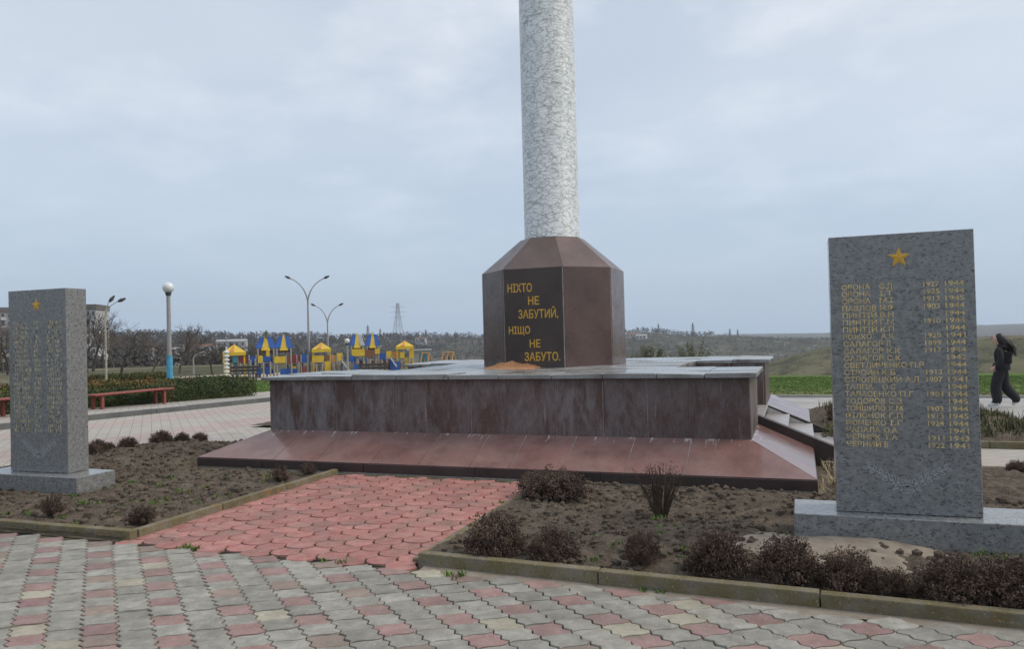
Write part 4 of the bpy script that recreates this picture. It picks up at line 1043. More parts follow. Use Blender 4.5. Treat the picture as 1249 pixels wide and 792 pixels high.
def tower(label, px0, px1, ye, ytop, mats, roof, panels, dep=1.5, group='playground towers', yg=459):
    c = (px0 + px1) / 2; p, rt, fw = local(c); r = empty('playground_tower', p); tag(r, label, 'play tower', group)
    w = (px1 - px0) * MPX / 2; ze, zt = ph(c, ye), ph(c, ytop)
    for s in (-1, 1):
        for d in (0, dep):
            q = p + rt * s * w * .86 + fw * d; MB().bar((q.x, q.y, p.z - .1), (q.x, q.y, ze), .06, .06, 6).build('post', mats.get('post', M_POST), r)
    q0 = p + fw * (dep / 2); zd = ph(c, 443)
    MB().add([tuple(p + rt * s * w * .86 + fw * d) [:2] + (zd - .05 + k,) for k in (0, .05) for s, d in ((-1, 0), (1, 0), (1, dep), (-1, dep))], BOXF).build('deck', M_BRN, r)
    if roof == 'hip':
        cs = [p + rt * s * w + fw * d for s, d in ((-1, -.15), (1, -.15), (1, dep + .15), (-1, dep + .15))]
        ap = q0
        for i in range(4):
            a, b = cs[i], cs[(i + 1) % 4]; m_ = a.lerp(b, .5)
            rf = MB().prism([(a.x, a.y, ze), (b.x, b.y, ze), (ap.x, ap.y, zt)], .03).build('roof_panel', M_YEL if i % 2 == 0 else M_ORG, r)
            MB().prism([(a.x + (m_.x - a.x) * .5, a.y + (m_.y - a.y) * .5, ze + .02 + .006), (m_.x, m_.y, ze + .026), (ap.x, ap.y, zt + .012)], .02).build('stripe', M_ORG if i % 2 == 0 else M_YEL, rf)
        MB().add([tuple(c_)[:2] + (z_,) for z_ in (ze - .22, ze - .005) for c_ in cs], BOXF[2:]).build('eave_band', M_YEL, r)
    else:                                           # steep truncated spires: blue wings either side of a yellow face
        ml, mm, mr = roof
        def wing(s, m):
            a, b = p + rt * s * w * 1.12, p + rt * s * w * .40; t0, t1 = p + rt * s * w * .52 + fw * .3, p + rt * s * w * .10 + fw * .3
            MB().prism([(a.x, a.y, ze), (b.x, b.y, ze), (t1.x, t1.y, zt), (t0.x, t0.y, zt)][::s], .05).build('roof_wing', m, r)
            a2, b2 = a + fw * dep, t0 + fw * (dep - .6); MB().prism([(a.x, a.y, ze), (t0.x, t0.y, zt), (b2.x, b2.y, zt), (a2.x, a2.y, ze)][::s], .05).build('roof_side', m, r)
        wing(-1, ml); wing(1, mr)
        pbox('rail_panel', px0 + 1, px1 - 1, ye + 3, ye + 5, M_BRN, r, .05, dep)
        a, b, t = p + rt * -w * .50 - fw * .06, p + rt * w * .50 - fw * .06, p + fw * .25
        MB().prism([(a.x, a.y, ze - .15), (b.x, b.y, ze - .15), (t.x + rt.x * .03, t.y + rt.y * .03, zt + .12), (t.x - rt.x * .03, t.y - rt.y * .03, zt + .12)], .05).build('roof_face', mm, r)
    for a, b, y0, y1, m in panels: pbox('side_panel', a, b, y0, y1, m, r, .05, -.08)
    return r
S2 = (M_BLU, M_YEL, M_BLU)
t = tower('orange and yellow roofed play tower with white spiral pole at the playground outer end', 272, 298, 430, 420.5, {'post': M_YEL}, 'hip', [(271, 276, 434, 443, M_YEL), (283, 289, 434, 443, M_TEAL)])
p, rt, fw = local(275.5); sp_ = MB()
for k in range(7): sp_.lathe([(.06, 0), (.20, .10), (.20, .16), (.06, .24)], (p.x - fw.x * .5, p.y - fw.y * .5, p.z + .15 + k * .26), 10)
sp_.bar((p.x - fw.x * .5, p.y - fw.y * .5, p.z - .05), (p.x - fw.x * .5, p.y - fw.y * .5, p.z + 2.2), .05, .05, 8).build('spiral_pole', M_GLOBE, t)
tower('twin spired blue tower with yellow face and tall finial', 313, 334, 425, 411.5, {}, S2, [(314, 319.5, 434, 443, M_YEL), (320, 329, 435, 441, M_BLU), (324, 328, 428, 435, M_YEL), (322, 328, 447, 457, M_BLU), (312, 318, 449, 457, M_BLU)])
p, rt, fw = local(324.5); o = MB().bar((p.x, p.y, ph(324, 413)), (p.x, p.y, ph(324, 403)), .10, .03, 6).build('finial', M_BUD, bpy.data.objects['playground_tower.001'])
tower('blue spired tower with yellow face beside the finial tower', 336, 355, 425, 410.5, {}, S2, [(334, 347, 435, 443, M_YEL), (341, 361, 450, 457, M_BLU), (354, 360, 447, 450, M_YEL)])
tower('yellow roofed tower with tall yellow door behind the tall street lamp', 380, 403, 426, 418, {'post': M_YEL}, 'hip', [(380, 394, 434, 442, M_YEL), (395, 402, 441, 456, M_YEL), (396, 401, 433, 440.5, M_BRN)])
tower('blue and grey spired tower with yellow box beside the thin globe lamp', 427, 443, 422, 408.5, {}, (M_BLU, M_YEL, M_GREYP), [(428.5, 444, 426, 434.5, M_YEL), (426, 431, 434, 442, M_BLU)])
tower('blue spired tower with brown rail next to the grey winged tower', 446, 462, 422, 408.5, {}, S2, [(444.5, 456, 427, 436, M_BRN), (456.5, 462.5, 425.5, 432, M_YEL)])
tower('orange roofed yellow tower with ladder door at the swing end', 482, 504, 422.5, 416, {'post': M_YEL}, 'hip', [(487, 492.5, 429.5, 437, M_YEL), (498.5, 504, 422.5, 437, M_YEL), (492.5, 498.5, 437.5, 449, M_YEL)])
def bridge(label, panels, legs):
    c = (panels[0][0] + panels[-1][1]) / 2; r = empty('play_bridge', pl(c)); tag(r, label, 'play bridge', 'playground bridges')
    for a, b, y0, y1, m in panels: pbox('panel', a, b, y0, y1, m, r, .05)
    pbox('walkway', panels[0][0], panels[-1][1], 442, 443.2, M_BRN, r, .9, .06)
    for px in legs:
        p, rt, fw = local(px); MB().bar((p.x, p.y, p.z - .1), (p.x, p.y, ph(px, 433)), .05, .05, 6).build('post', M_POST, r)
bridge('dark red railed bridge leading from the spiral pole tower', [(289.5, 296, 435, 444, M_RED2), (296.3, 302.5, 435.5, 444, M_RED2), (303.5, 311, 435, 443.5, M_BLU)], (289, 302.8, 311.5))
bridge('brown and blue railed bridge beside the tall street lamp', [(347.5, 354, 434, 443, M_BRN), (354.3, 360.5, 433.5, 443, M_RED2), (361.5, 366, 433, 442, M_RED2), (366.5, 374, 432, 442.5, M_BLU)], (348, 361, 366.2, 374.3))
bridge('orange railed bridge beside the tall yellow door', [(404, 409.5, 433.5, 442, M_ORG), (410, 417, 431, 440.5, M_YEL)], (404, 410, 417))
bridge('blue and orange railed bridge before the swing end tower', [(459, 470, 431, 438.5, M_BLU), (470.5, 477, 428.5, 437, M_YEL), (477.3, 486.5, 429, 437, M_ORG)], (459, 470.2, 477.2, 486.6))
def slide(label, px0, y0, px1, y1):
    a, rt, fw = local(px0); b, _, _ = local(px1); r = empty('slide', a); tag(r, label, 'slide', 'playground slides')
    za, zb = ph(px0, y0), ph(px1, y1); f = fw * -.4
    for s in (0, .5):
        A_, B_ = a + f + fw * s, b + f * 3 + fw * s; MB().bar((A_.x, A_.y, za), (B_.x, B_.y, zb), .05, .05, 6).build('side_rail', M_GREYP, r)
    A_, B_ = a + f, b + f * 3
    MB().prism([(A_.x, A_.y, za - .05), (B_.x, B_.y, zb - .05), (B_.x + fw.x * .5, B_.y + fw.y * .5, zb - .05), (A_.x + fw.x * .5, A_.y + fw.y * .5, za - .05)], .03).build('chute', M_GREYP, r)
    MB().bar((a.x, a.y, a.z - .1), (a.x, a.y, za), .05, .05, 6).build('post', M_BLU, r)
slide('grey metal slide with blue side near the orange bridge', 416, 441, 425, 452)
slide('grey metal slide below the blue and orange bridge', 475.5, 437, 482.5, 447)
def low_panel(label, px0, px1, y0, y1, m, n):
    r = empty('play_wall', pl((px0 + px1) / 2)); tag(r, label, 'play wall', 'low playground walls')
    w = (px1 - px0) / n
    for k in range(n): pbox('panel', px0 + k * w + .15, px0 + (k + 1) * w - .15, y0, y1 + 2, m, r, .06, -.5)
low_panel('low blue play wall beneath the blue and orange bridge', 474.5, 487, 441, 450, M_BLU, 3)
low_panel('low dark red play wall beside the tall lamp foot', 367.5, 373, 447, 457, M_RED2, 2)
low_panel('low blue play wall under the grey winged tower', 430, 438, 444, 453, M_BLU, 2)
def aframe(label, px0, px1, ytop, n, m):
    c = (px0 + px1) / 2; p, rt, fw = local(c); r = empty('swing_frame', p); tag(r, label, 'swing', 'swing frames'); zt = ph(c, ytop); w = (px1 - px0) * MPX / 2
    for k in range(n):
        q = p + rt * (w * (2 * k / (n - 1) - 1) * .8)
        for s in (-1, 1): MB().bar(tuple(q + rt * s * .35 + fw * s * .5)[:2] + (p.z - .1,), (q.x, q.y, zt), .055, .055, 6).build('leg', m, r)
    MB().bar(tuple(p - rt * w * .8)[:2] + (zt,), tuple(p + rt * w * .8)[:2] + (zt,), .05, .05, 6).build('top_beam', m, r)
    for k in range(n - 1):
        q = p + rt * (w * (2 * (k + .5) / (n - 1) - 1) * .8)
        for s in (-.2, .2): MB().bar(tuple(q + rt * s)[:2] + (zt,), tuple(q + rt * s)[:2] + (p.z + .5,), .02, .02, 4).build('chain', M_DARK, r)
        MB().add([tuple(q + rt * a + fw * b)[:2] + (p.z + .45 + h_,) for h_ in (0, .05) for a, b in ((-.25, -.12), (.25, -.12), (.25, .12), (-.25, .12))], BOXF).build('swing_seat', M_DARK, r)
aframe('brown swing frame beside the grey shed', 513, 524, 431, 2, M_WOODP)
aframe('tan swing frame standing apart from the playground', 538, 554, 430, 3, M_WOODP)
r = empty('shed', pl(509, 60)); tag(r, 'small grey shed with flat roof behind the swing end tower', 'shed')
p = pl(509, 60); b = math.radians(bearing(509)); rt = Vector((math.cos(b), -math.sin(b), 0)); fw = Vector((math.sin(b), math.cos(b), 0))
def obox(name, p, rt, fw, x0, x1, y0, y1, z0, z1, mat, parent): 
    return MB().add([tuple(p + rt * x + fw * y)[:2] + (z,) for z in (z0, z1) for x, y in ((x0, y0), (x1, y0), (x1, y1), (x0, y1))], BOXF).build(name, mat, parent)
M_SHED = plain('shed_sheet', (.33, .34, .33), .6, .15, 2)
obox('wall', p, rt, fw, -.7, .9, 0, 1.6, p.z - .1, p.z + 1.7, M_SHED, r); obox('roof', p, rt, fw, -.85, 1.05, -.15, 1.75, p.z + 1.701, p.z + 1.8, M_GREYP, r); obox('door', p, rt, fw, .1, .7, -.03, .0, p.z, p.z + 1.5, M_TEAL, r)
M_DWOOD = plain('dark_wood', (.055, .045, .04), .7, .2, 5)
def pbench(label, px, r0, w):
    p = at_px(px, r0); b = math.radians(bearing(px)); rt = Vector((math.cos(b), -math.sin(b), 0)); fw = Vector((math.sin(b), math.cos(b), 0)); r = empty('park_bench', p); tag(r, label, 'bench', 'dark park benches by the playground')
    for k in range(2): obox('seat_plank', p, rt, fw, -w, w, -.25 + k * .22, -.06 + k * .22, p.z + .42, p.z + .47, M_DWOOD, r)
    for k in range(2): obox('back_plank', p, rt, fw, -w, w, -.32, -.28, p.z + .58 + k * .2, p.z + .73 + k * .2, M_DWOOD, r)
    for s in (-.8, .8): obox('leg', p, rt, fw, s * w - .04, s * w + .04, -.32, .12, p.z - .05, p.z + .415, M_DARK, r)
pbench('dark bench in front of the dark red bridge', 297, 51, .85); pbench('dark bench in front of the brown railed blue tower', 454, 50, .95)

def climber(label, px0, px1, y0, y1, cols):
    c = (px0 + px1) / 2; r = empty('climbing_frame', pl(c)); tag(r, label, 'climbing frame', 'climbing frames between the towers')
    n = 4
    for k in range(n + 1):
        px = px0 + (px1 - px0) * k / n; p, rt, fw = local(px); p = p + fw * (-.25 if k % 2 else .4)
        MB().bar((p.x, p.y, p.z - .1), (p.x, p.y, ph(px, y0 + (k * 7 % 3))), .05, .05, 6).build('post', M_POST if k % 2 else cols[0], r)
    for k in range(3):
        yy = y0 + 2 + (y1 - y0) * k / 3.2; pbox('rung', px0, px1, yy, yy + 1., cols[k % len(cols)], r, .08, -.2 + .25 * k)
    w = (px1 - px0) / 3
    for k, (yy, h_) in enumerate(((y1 - 7, 6), (y1 - 14, 5), (y1 - 6, 5.5))):
        pbox('panel', px0 + k * w + .4, px0 + (k + 1) * w - .3, yy, yy + h_, cols[(k + 1) % len(cols)], r, .06, .3)
for a in (('blue climbing frame next to the finial tower and dark red bridge', 302, 313, 438, 457, (M_BLU, M_POST, M_TEAL)), ('yellow and blue climbing frame under the finial tower', 316, 333, 441, 457, (M_BLU, M_YEL, M_POST)),
          ('blue and brown climbing frame beneath the brown railed bridge', 350, 368, 441, 457, (M_BRN, M_BLU, M_POST)), ('tan climbing frame under the orange railed bridge', 403, 416, 441, 456, (M_POST, M_BRN, M_YEL)),
          ('blue climbing frame at the foot of the spired pair', 432, 446, 437, 454, (M_BLU, M_POST, M_BRN)), ('grey climbing frame under the brown railed blue tower', 447, 461, 437, 454, (M_POST, M_BLU, M_BRN)),
          ('brown climbing frame beside the blue and orange bridge', 462, 474, 438, 452, (M_BRN, M_POST, M_BLU)), ('yellow and brown climbing frame inside the swing end tower', 484, 503, 437, 450, (M_POST, M_BRN, M_YEL)), ('teal and yellow climbing frame under the spiral pole tower', 277, 297, 443, 457, (M_TEAL, M_YEL, M_POST)),
          ('brown climbing frame under the tall yellow door tower', 381, 396, 443, 457, (M_POST, M_BRN, M_POST))): climber(*a)

# ------------------------------------------------------------------ trees
def bare_tree(seed, levels=5, spread=.62, kids=(3, 4), droop=0., twig=.55):
    """unit tree 1 m high; returns (trunk MB, crown MB)."""
    r = random.Random(seed); tr, cr = MB(), MB()
    def grow(p, d, L_, rad, lv):
        n = 3; pts = [p]; dd = d
        for k in range(n):
            dd = (dd + Vector((r.gauss(0, .13), r.gauss(0, .13), r.gauss(0, .08)))).normalized(); pts.append(pts[-1] + dd * (L_ / n))
        tgt = tr if lv <= 1 else cr
        tgt.path(pts, [rad, rad * .86, rad * .72, rad * .55], 5 if lv < 2 else 3)
        if lv >= levels: return
        for k in range(r.randint(*kids) + (1 if lv == 0 else 0)):
            t = r.uniform(.45, 1.) if lv else r.uniform(.62, 1.); i = min(int(t * n), n - 1); q = pts[i].lerp(pts[i + 1], t * n - i)
            side = Vector((r.gauss(0, 1), r.gauss(0, 1), r.gauss(0, .5))); side -= dd * side.dot(dd); side.normalize()
            nd = (dd + side * spread * r.uniform(.7, 1.5) + Vector((0, 0, .12 - droop * lv))).normalized()
            grow(q, nd, L_ * r.uniform(.58, .80), rad * .56, lv + 1)
    grow(Vector((0, 0, -.02)), Vector((0, 0, 1)), .34, .020, 0)
    return tr, cr
TV = []
for sd_, sprd in ((11, .75), (12, .6), (13, .9)):
    a, b = bare_tree(sd_, 5, sprd); ao = a.build('trunk', M_BARK); bo = b.build('branches', M_TWIG); TV.append((ao.data, bo.data))
    for o in (ao, bo): bpy.data.objects.remove(o)
TREEN = 0
def tree(label, px, r0, h, v, group='bare trees beyond the plaza', wide=1.):
    p = at_px(px, r0); r = empty('bare_tree', p); tag(r, label, 'tree', group)
    for nm, me in zip(('trunk', 'branches'), TV[v]):
        o = bpy.data.objects.new(nm, me); C.objects.link(o); o.parent = r; o.scale = (h * wide, h * wide, h); o.rotation_euler = (0, 0, px * .37)
tree('broad bare tree beside the pale street lamp', 147, 78, 6.2, 2, wide=1.1)
tree('bare tree right behind the globe lamp post', 218, 80, 6.4, 1)
tree('small bare tree between the globe lamp and the spiral pole tower', 258, 74, 4.4, 0, wide=1.1)
tree('thin bare tree in front of the white low building', 184, 66, 3.8, 1, wide=1.2)
tree('bare tree against the apartment block wall', 112, 110, 10.5, 1)
tree('second bare tree against the apartment block wall, nearer the stele', 106, 95, 8.0, 0)
GL = 'bare trees in the background wood'
WHERE = ['directly behind the pale street lamp pole', 'between pale street lamp and the broad bare tree', 'just past the broad bare tree, plaza side', 'beside the near end of the long white building', 'above the roof of the long white building', 'behind the globe lamp pole',
         'beside the tree behind the globe lamp, playground side', 'above the small distant street lamp', 'right beside the spiral pole tower roof', 'above the roof of the spiral pole tower', 'above the dark red bridge', 'standing tallest beside the finial tower',
         'in front of the tall grey apartment block', 'at the edge of the brownish apartment block, closest tree', 'between the brownish block and left stele', 'above the brown railed bridge', 'behind the pair of blue spires beside the finial', 'between the two playground street lamps and thin globe lamp']
for k, (px, r0, h, v) in enumerate([(125, 130, 8, 0), (138, 150, 9, 1), (160, 135, 7.5, 2), (172, 160, 9, 0), (190, 150, 8, 1), (205, 170, 9, 2), (228, 140, 8, 0), (243, 175, 9, 1), (268, 165, 8, 2), (286, 180, 8.5, 0), (300, 170, 7.5, 1), (308, 190, 10, 0), (3, 120, 10, 2), (-6, 90, 8, 0), (8, 100, 7, 1), (362, 190, 7, 2), (345, 185, 7, 1), (410, 200, 7, 0)]):
    tree('grey bare background tree ' + WHERE[k], px, r0, h, v, GL)
# budding shrubs behind the platform
def bud_shrub(label, px, r0, ytop, w):
    p = at_px(px, r0); h = HC + elev(px, ytop) * r0 - p.z; r = empty('budding_shrub', p); tag(r, label, 'shrub', 'budding shrubs behind the platform')
    st = MB(); pts = []
    for k in range(34):
        a = U(0, 6.28); t = math.sqrt(random.random()); tip = p + Vector((math.cos(a) * t * w, math.sin(a) * t * w, h * U(.7, 1.02) * (1 - .35 * t * t)))
        mid = p.lerp(tip, .5) + Vector((0, 0, .15)); st.path([p + Vector((U(-.1, .1), U(-.1, .1), -.05)), mid, tip], [.025, .014, .006], 3)
        for f in np.linspace(.25, 1, 9): pts.append((mid.lerp(tip, f), None))
    st.build('stems', M_STEM, r); V, Fs = leaf_cloud(pts, .04, 4); mesh('leaves', V, Fs, M_BUD, r)
bud_shrub('pale green budding shrub right beside the pedestal edge', 790, 34, 417, 1.0)
bud_shrub('pale green budding shrub behind the rear platform block', 846, 32, 414, 1.1)
# far wood on the left slopes: bare crowns too many to count
def wood(name, label, spec, mat):
    V = []; Fs = []
    for px0, px1, r0, r1, n, h0, h1 in spec:
        for _ in range(n):
            p = at_px(U(px0, px1), U(r0, r1)); h = U(h0, h1)
            for k in range(13):
                a = U(0, 6.28); t = math.sqrt(random.random()) * h * .42; zq = U(.18, 1.); t *= math.sqrt(max(.05, 1 - ((zq - .55) / .5) ** 2))
                q = p + Vector((math.cos(a) * t, math.sin(a) * t, h * zq)); d1 = Vector((random.gauss(0, 1), random.gauss(0, 1), random.gauss(.5, .8))).normalized() * h * U(.10, .20); d2 = d1.orthogonal().normalized() * h * U(.04, .09)
                i = len(V); V += [q - d1, q - d2, q + d1, q + d2]; Fs.append((i, i + 1, i + 2, i + 3))
    return tag(mesh(name, V, Fs, mat), label, kind='stuff')
M_WOOD = m_leaf('far_bare_wood', [(.050, .044, .040), (.088, .076, .066), (.070, .072, .048)], .95, .02)
wood('far_wood', 'grey brown bare wood covering the slopes beyond the playground', [(-30, 330, 190, 420, 1300, 4, 7), (-30, 520, 420, 900, 2600, 4, 8), (480, 640, 600, 900, 700, 3, 5), (-30, 640, 840, 920, 700, 3, 7)], M_WOOD)
M_SCRUB = m_leaf('far_scrub', [(.040, .040, .032), (.070, .066, .048), (.062, .072, .040)], .95, .02)
wood('valley_scrub', 'dark scrub dotting the rocky valley side and the far crest', [(640, 1010, 420, 900, 2600, 1.2, 3.2), (760, 870, 860, 910, 160, 3, 6), (930, 1249, 150, 330, 700, .3, .8), (500, 640, 300, 600, 700, 1.2, 3)], M_SCRUB)

# ------------------------------------------------------------------ pylons and buildings far off
M_STEEL = plain('galvanised_steel', (.20, .21, .23), .6, .1, .2)
def pylon(label, px, r0, ytop, ybase, arms=3, th=.17):
    p = at_px(px, r0); z0 = min(p.z, HC + elev(px, ybase) * r0); z1 = HC + elev(px, ytop) * r0; H_ = z1 - z0
    r = empty('pylon', (p.x, p.y, z0)); tag(r, label, 'pylon', 'power pylons on the far hills'); b = math.radians(bearing(px) + 25); rt = Vector((math.cos(b), -math.sin(b), 0)); fw = Vector((math.sin(b), math.cos(b), 0)); P0 = Vector((p.x, p.y, z0))
    W = lambda t: H_ * (.13 * (1 - t) ** 1.5 + .022)
    def cn(t, i): s, d = ((-1, -1), (1, -1), (1, 1), (-1, 1))[i]; return P0 + rt * s * W(t) + fw * d * W(t) + Vector((0, 0, H_ * t))
    lv = [0, .2, .38, .54, .68, .8, .9, 1.]; leg = MB(); br = MB()
    for i in range(4): MB().path([cn(t, i) for t in lv], th, 3).build('corner_leg', M_STEEL, r)
    for a, c in zip(lv[:-1], lv[1:]):
        for i in range(4):
            j = (i + 1) % 4; br.bar(cn(a, i), cn(c, j), th * .6, None, 3, False); br.bar(cn(a, j), cn(c, i), th * .6, None, 3, False); br.bar(cn(c, i), cn(c, j), th * .6, None, 3, False)
    br.build('bracing', M_STEEL, r)['kind'] = 'stuff'
    for k in range(arms):
        t = .70 + .11 * k; c = P0 + Vector((0, 0, H_ * t)); l = H_ * (.16 if k != 1 else .20)
        MB().bar(c - rt * l, c + rt * l, th * .8, None, 4).build('cross_arm', M_STEEL, r)
pylon('tall steel lattice pylon rising behind the swing end tower', 485.5, 700, 370, 413)
pylon('smaller lattice pylon between two blue spired towers', 448.5, 900, 397, 414, 3, .2)
for px, yt, yb, lab in ((463.5, 401, 413, 'thin far pylon just past the brown railed tower'), (519, 402, 413, 'short far pylon above the shed'), (803, 395, 406, 'far pylon on the crest behind the first budding shrub'), (845, 394, 411, 'tallest far pylon on the crest behind the second budding shrub'), (890, 401, 411, 'squat far pylon on the ridge above the rear platform block'), (899.5, 402, 411, 'slim far pylon beside the squat one on the ridge')):
    pylon(lab, px, 900, yt, yb, 2, .2)
M_WALLW = plain('pale_concrete_wall', (.46, .46, .46), .8, .08, .4); M_WALLG = plain('grey_concrete_wall', (.27, .265, .26), .85, .1, .4); M_PANE = NM('window_glass', .12, .6); M_PANE.col((.05, .06, .075)); M_PANE = M_PANE.m; M_ROOF = plain('roof_band', (.13, .12, .115), .9, .1, .5)
def block(label, px0, px1, r0, ytop, storeys, cols, wall, yaw=0., dep=12., group='apartment blocks behind the left stele', balc=True, skip=0):
    c = (px0 + px1) / 2; p = at_px(c, r0); zt = HC + elev(c, ytop) * r0; z0 = p.z - 1; w = (px1 - px0) / F * r0 * .82 / 2
    r = empty('apartment_block', (p.x, p.y, p.z)); tag(r, label, 'building', group)
    b = math.radians(bearing(c) + yaw); rt = Vector((math.cos(b), -math.sin(b), 0)); fw = Vector((math.sin(b), math.cos(b), 0))
    hs = (zt - 1.6 - p.z) / storeys
    obox('wall', p, rt, fw, -w, w, 0, dep, z0, zt - 1.6, wall, r); obox('roof_band', p, rt, fw, -w - .2, w + .2, -.2, dep + .2, zt - 1.6 + .002, zt, M_ROOF, r)
    cw = 2 * w / cols
    for s in range(skip, storeys):
        zb = p.z + hs * s
        for k in range(cols):
            x = -w + cw * (k + .5)
            f = obox('window', p, rt, fw, x - cw * .30, x + cw * .30, -.08, -.005, zb + hs * .34, zb + hs * .86, M_WALLW, r)
            obox('pane', p, rt, fw, x - cw * .25, x + cw * .25, -.12, -.082, zb + hs * .38, zb + hs * .82, M_PANE, f)
            if balc and k % 2 == 0: obox('balcony', p, rt, fw, x - cw * .42, x + cw * .42, -1.1, -.13, zb + hs * .0, zb + hs * .36, M_WALLW, r)
block('white apartment block with dark roof band beside the pale street lamp', 80, 117, 260, 371.5, 8, 6, M_WALLW, 18, skip=2)
block('tall grey apartment block showing at the outer edge of the left stele', -30, 12.5, 300, 375, 9, 6, M_WALLG, -10, skip=2)
block('shorter brownish apartment block in front of the tall grey one', -40, 9, 200, 400, 5, 6, plain('brown_brick_wall', (.26, .225, .185), .9, .1, .4), -10, balc=False)
def house(label, px, r0, ytop, w, h, wall, group, roofc):
    p = at_px(px, r0); z = max(p.z, HC + elev(px, ytop) * r0 - h) ; r = empty('house', (p.x, p.y, z)); tag(r, label, 'building', group)
    b = math.radians(bearing(px) + 12); rt = Vector((math.cos(b), -math.sin(b), 0)); fw = Vector((math.sin(b), math.cos(b), 0))
    obox('wall', p, rt, fw, -w, w, 0, 7, z - 4, z + h * .72, wall, r)
    a = [p + rt * x + fw * y for x, y in ((-w - .3, -.4), (w + .3, -.4), (w + .3, 7.4), (-w - .3, 7.4))]; m1, m2 = (a[0] + a[3]) / 2, (a[1] + a[2]) / 2; zr = z + h * .72 + .003
    MB().add([(a[i].x, a[i].y, zr) for i in range(4)] + [(m1.x, m1.y, z + h), (m2.x, m2.y, z + h)], [(0, 1, 5, 4), (2, 3, 4, 5), (0, 4, 3), (1, 2, 5), (3, 2, 1, 0)]).build('roof', roofc, r)
    n = max(2, int(w / 1.6))
    for k in range(n):
        x = -w + 2 * w * (k + .5) / n; obox('window', p, rt, fw, x - .5, x + .5, -.06, -.003, z + h * .2, z + h * .55, M_PANE, r)
M_SLATE = plain('pale_slate_roof', (.33, .33, .34), .8, .1, .3); M_RROOF = plain('rusty_roof', (.19, .10, .075), .9, .1, .3)
house('long low white building behind the bare tree and globe lamp', 198, 200, 424, 2.6, 2.0, M_WALLW, 'far buildings', M_SLATE)
for k, (px, r0, yt, w, lab) in enumerate([(772, 780, 408, 7, 'far white house on the crest beside the pedestal'), (781, 760, 409.5, 5, 'far pale house just right of the white crest house'), (240, 420, 419.5, 7, 'far pale roofed house near the spiral pole tower'), (281, 520, 414, 9, 'far grey roofed house above the spiral pole tower'), (512, 760, 411.5, 5, 'far white house above the shed roof')]):
    house(lab, px, r0, yt, w, 5, M_WALLW, 'far buildings', M_SLATE if k % 2 else M_RROOF)
# grass on the lawns
def lawn(name, label, poly_f, n, h, wd):
    sp = []
    for _ in range(n):
        x, y = poly_f(); sp.append((x, y, float(slope(y)) - .06, U(.7, 1.4)))
    blades(name, sp, M_GRASS, label, h, 7, .9, wd, .10)
lawn('grass', 'green grass strip beyond the walking path', lambda: (U(-2, 12), 26 + 14.5 * random.random() ** .8), 6000, (.015, .045), .012)
lawn('grass', 'green lawn between hedge and playground', lambda: (U(-40, -12), U(24, 40)), 7000, (.03, .08), .014)

# ------------------------------------------------------------------ the walker
def skin_mesh(verts, edges, radii, sub=2):
    me = bpy.data.meshes.new('b'); me.from_pydata(verts, edges, []); o = bpy.data.objects.new('b', me); C.objects.link(o)
    m = o.modifiers.new('s', 'SKIN'); m.use_smooth_shade = True; m.branch_smoothing = .6
    for i, r in enumerate(radii): me.skin_vertices[0].data[i].radius = r if isinstance(r, tuple) else (r, r)
    me.skin_vertices[0].data[0].use_root = True
    s = o.modifiers.new('u', 'SUBSURF'); s.levels = sub; s.render_levels = sub
    dg = bpy.context.evaluated_depsgraph_get(); ev = o.evaluated_get(dg); r = bpy.data.meshes.new_from_object(ev, depsgraph=dg); bpy.data.objects.remove(o); return r
M_SKIN = plain('skin', (.52, .33, .25), .55, .05, 5); M_BLACK = plain('black_cloth', (.013, .013, .016), .85, .25, 14); M_HAIR = plain('dark_hair', (.012, .010, .010), .5, .3, 40); M_SHOE = plain('white_shoe', (.62, .62, .60), .6, .1, 20); M_TRIM = plain('light_badge', (.5, .5, .5), .6, .1, 5)
# local frame: x forward (walking direction), y to her left, z up; height 1.64
vb = []; eb = []; rb = []; nm_ = {}
def j(n, p, r, par=None):
    nm_[n] = len(vb); vb.append(p); rb.append(r)
    if par is not None: eb.append((nm_[par], nm_[n]))
j('pelvis', (0, 0, .90), (.175, .16)); j('waist', (.015, 0, 1.04), (.175, .16), 'pelvis'); j('chest', (.03, 0, 1.20), (.20, .17), 'waist'); j('upper', (.025, 0, 1.33), (.165, .13), 'chest')
j('neck', (.045, 0, 1.405), .060, 'upper'); j('jaw', (.085, 0, 1.475), (.078, .074), 'neck'); j('face', (.088, 0, 1.535), (.098, .088), 'jaw'); j('skull', (.075, 0, 1.595), (.088, .085), 'face'); j('crown', (.065, 0, 1.635), (.045, .045), 'skull')
for s, hip, knee, ank, toe in ((1, (.02, .085, .86), (.13, .09, .49), (.10, .09, .10), (.30, .09, .045)), (-1, (-.02, -.085, .86), (-.03, -.09, .48), (-.27, -.09, .17), (-.17, -.09, .045))):
    n = 'L' if s > 0 else 'R'
    j('hip' + n, hip, (.135, .135), 'pelvis'); j('knee' + n, knee, .115, 'hip' + n); j('calf' + n, tuple((a + b) / 2 for a, b in zip(knee, ank)), .125, 'knee' + n); j('ankle' + n, ank, (.115, .115), 'calf' + n)
    heel = (ank[0] - .03, ank[1], ank[2] - .05); j('foot' + n, tuple(a * .45 + b * .55 for a, b in zip(ank, toe)), (.045, .040), 'ankle' + n); j('toe' + n, toe, (.040, .030), 'foot' + n)
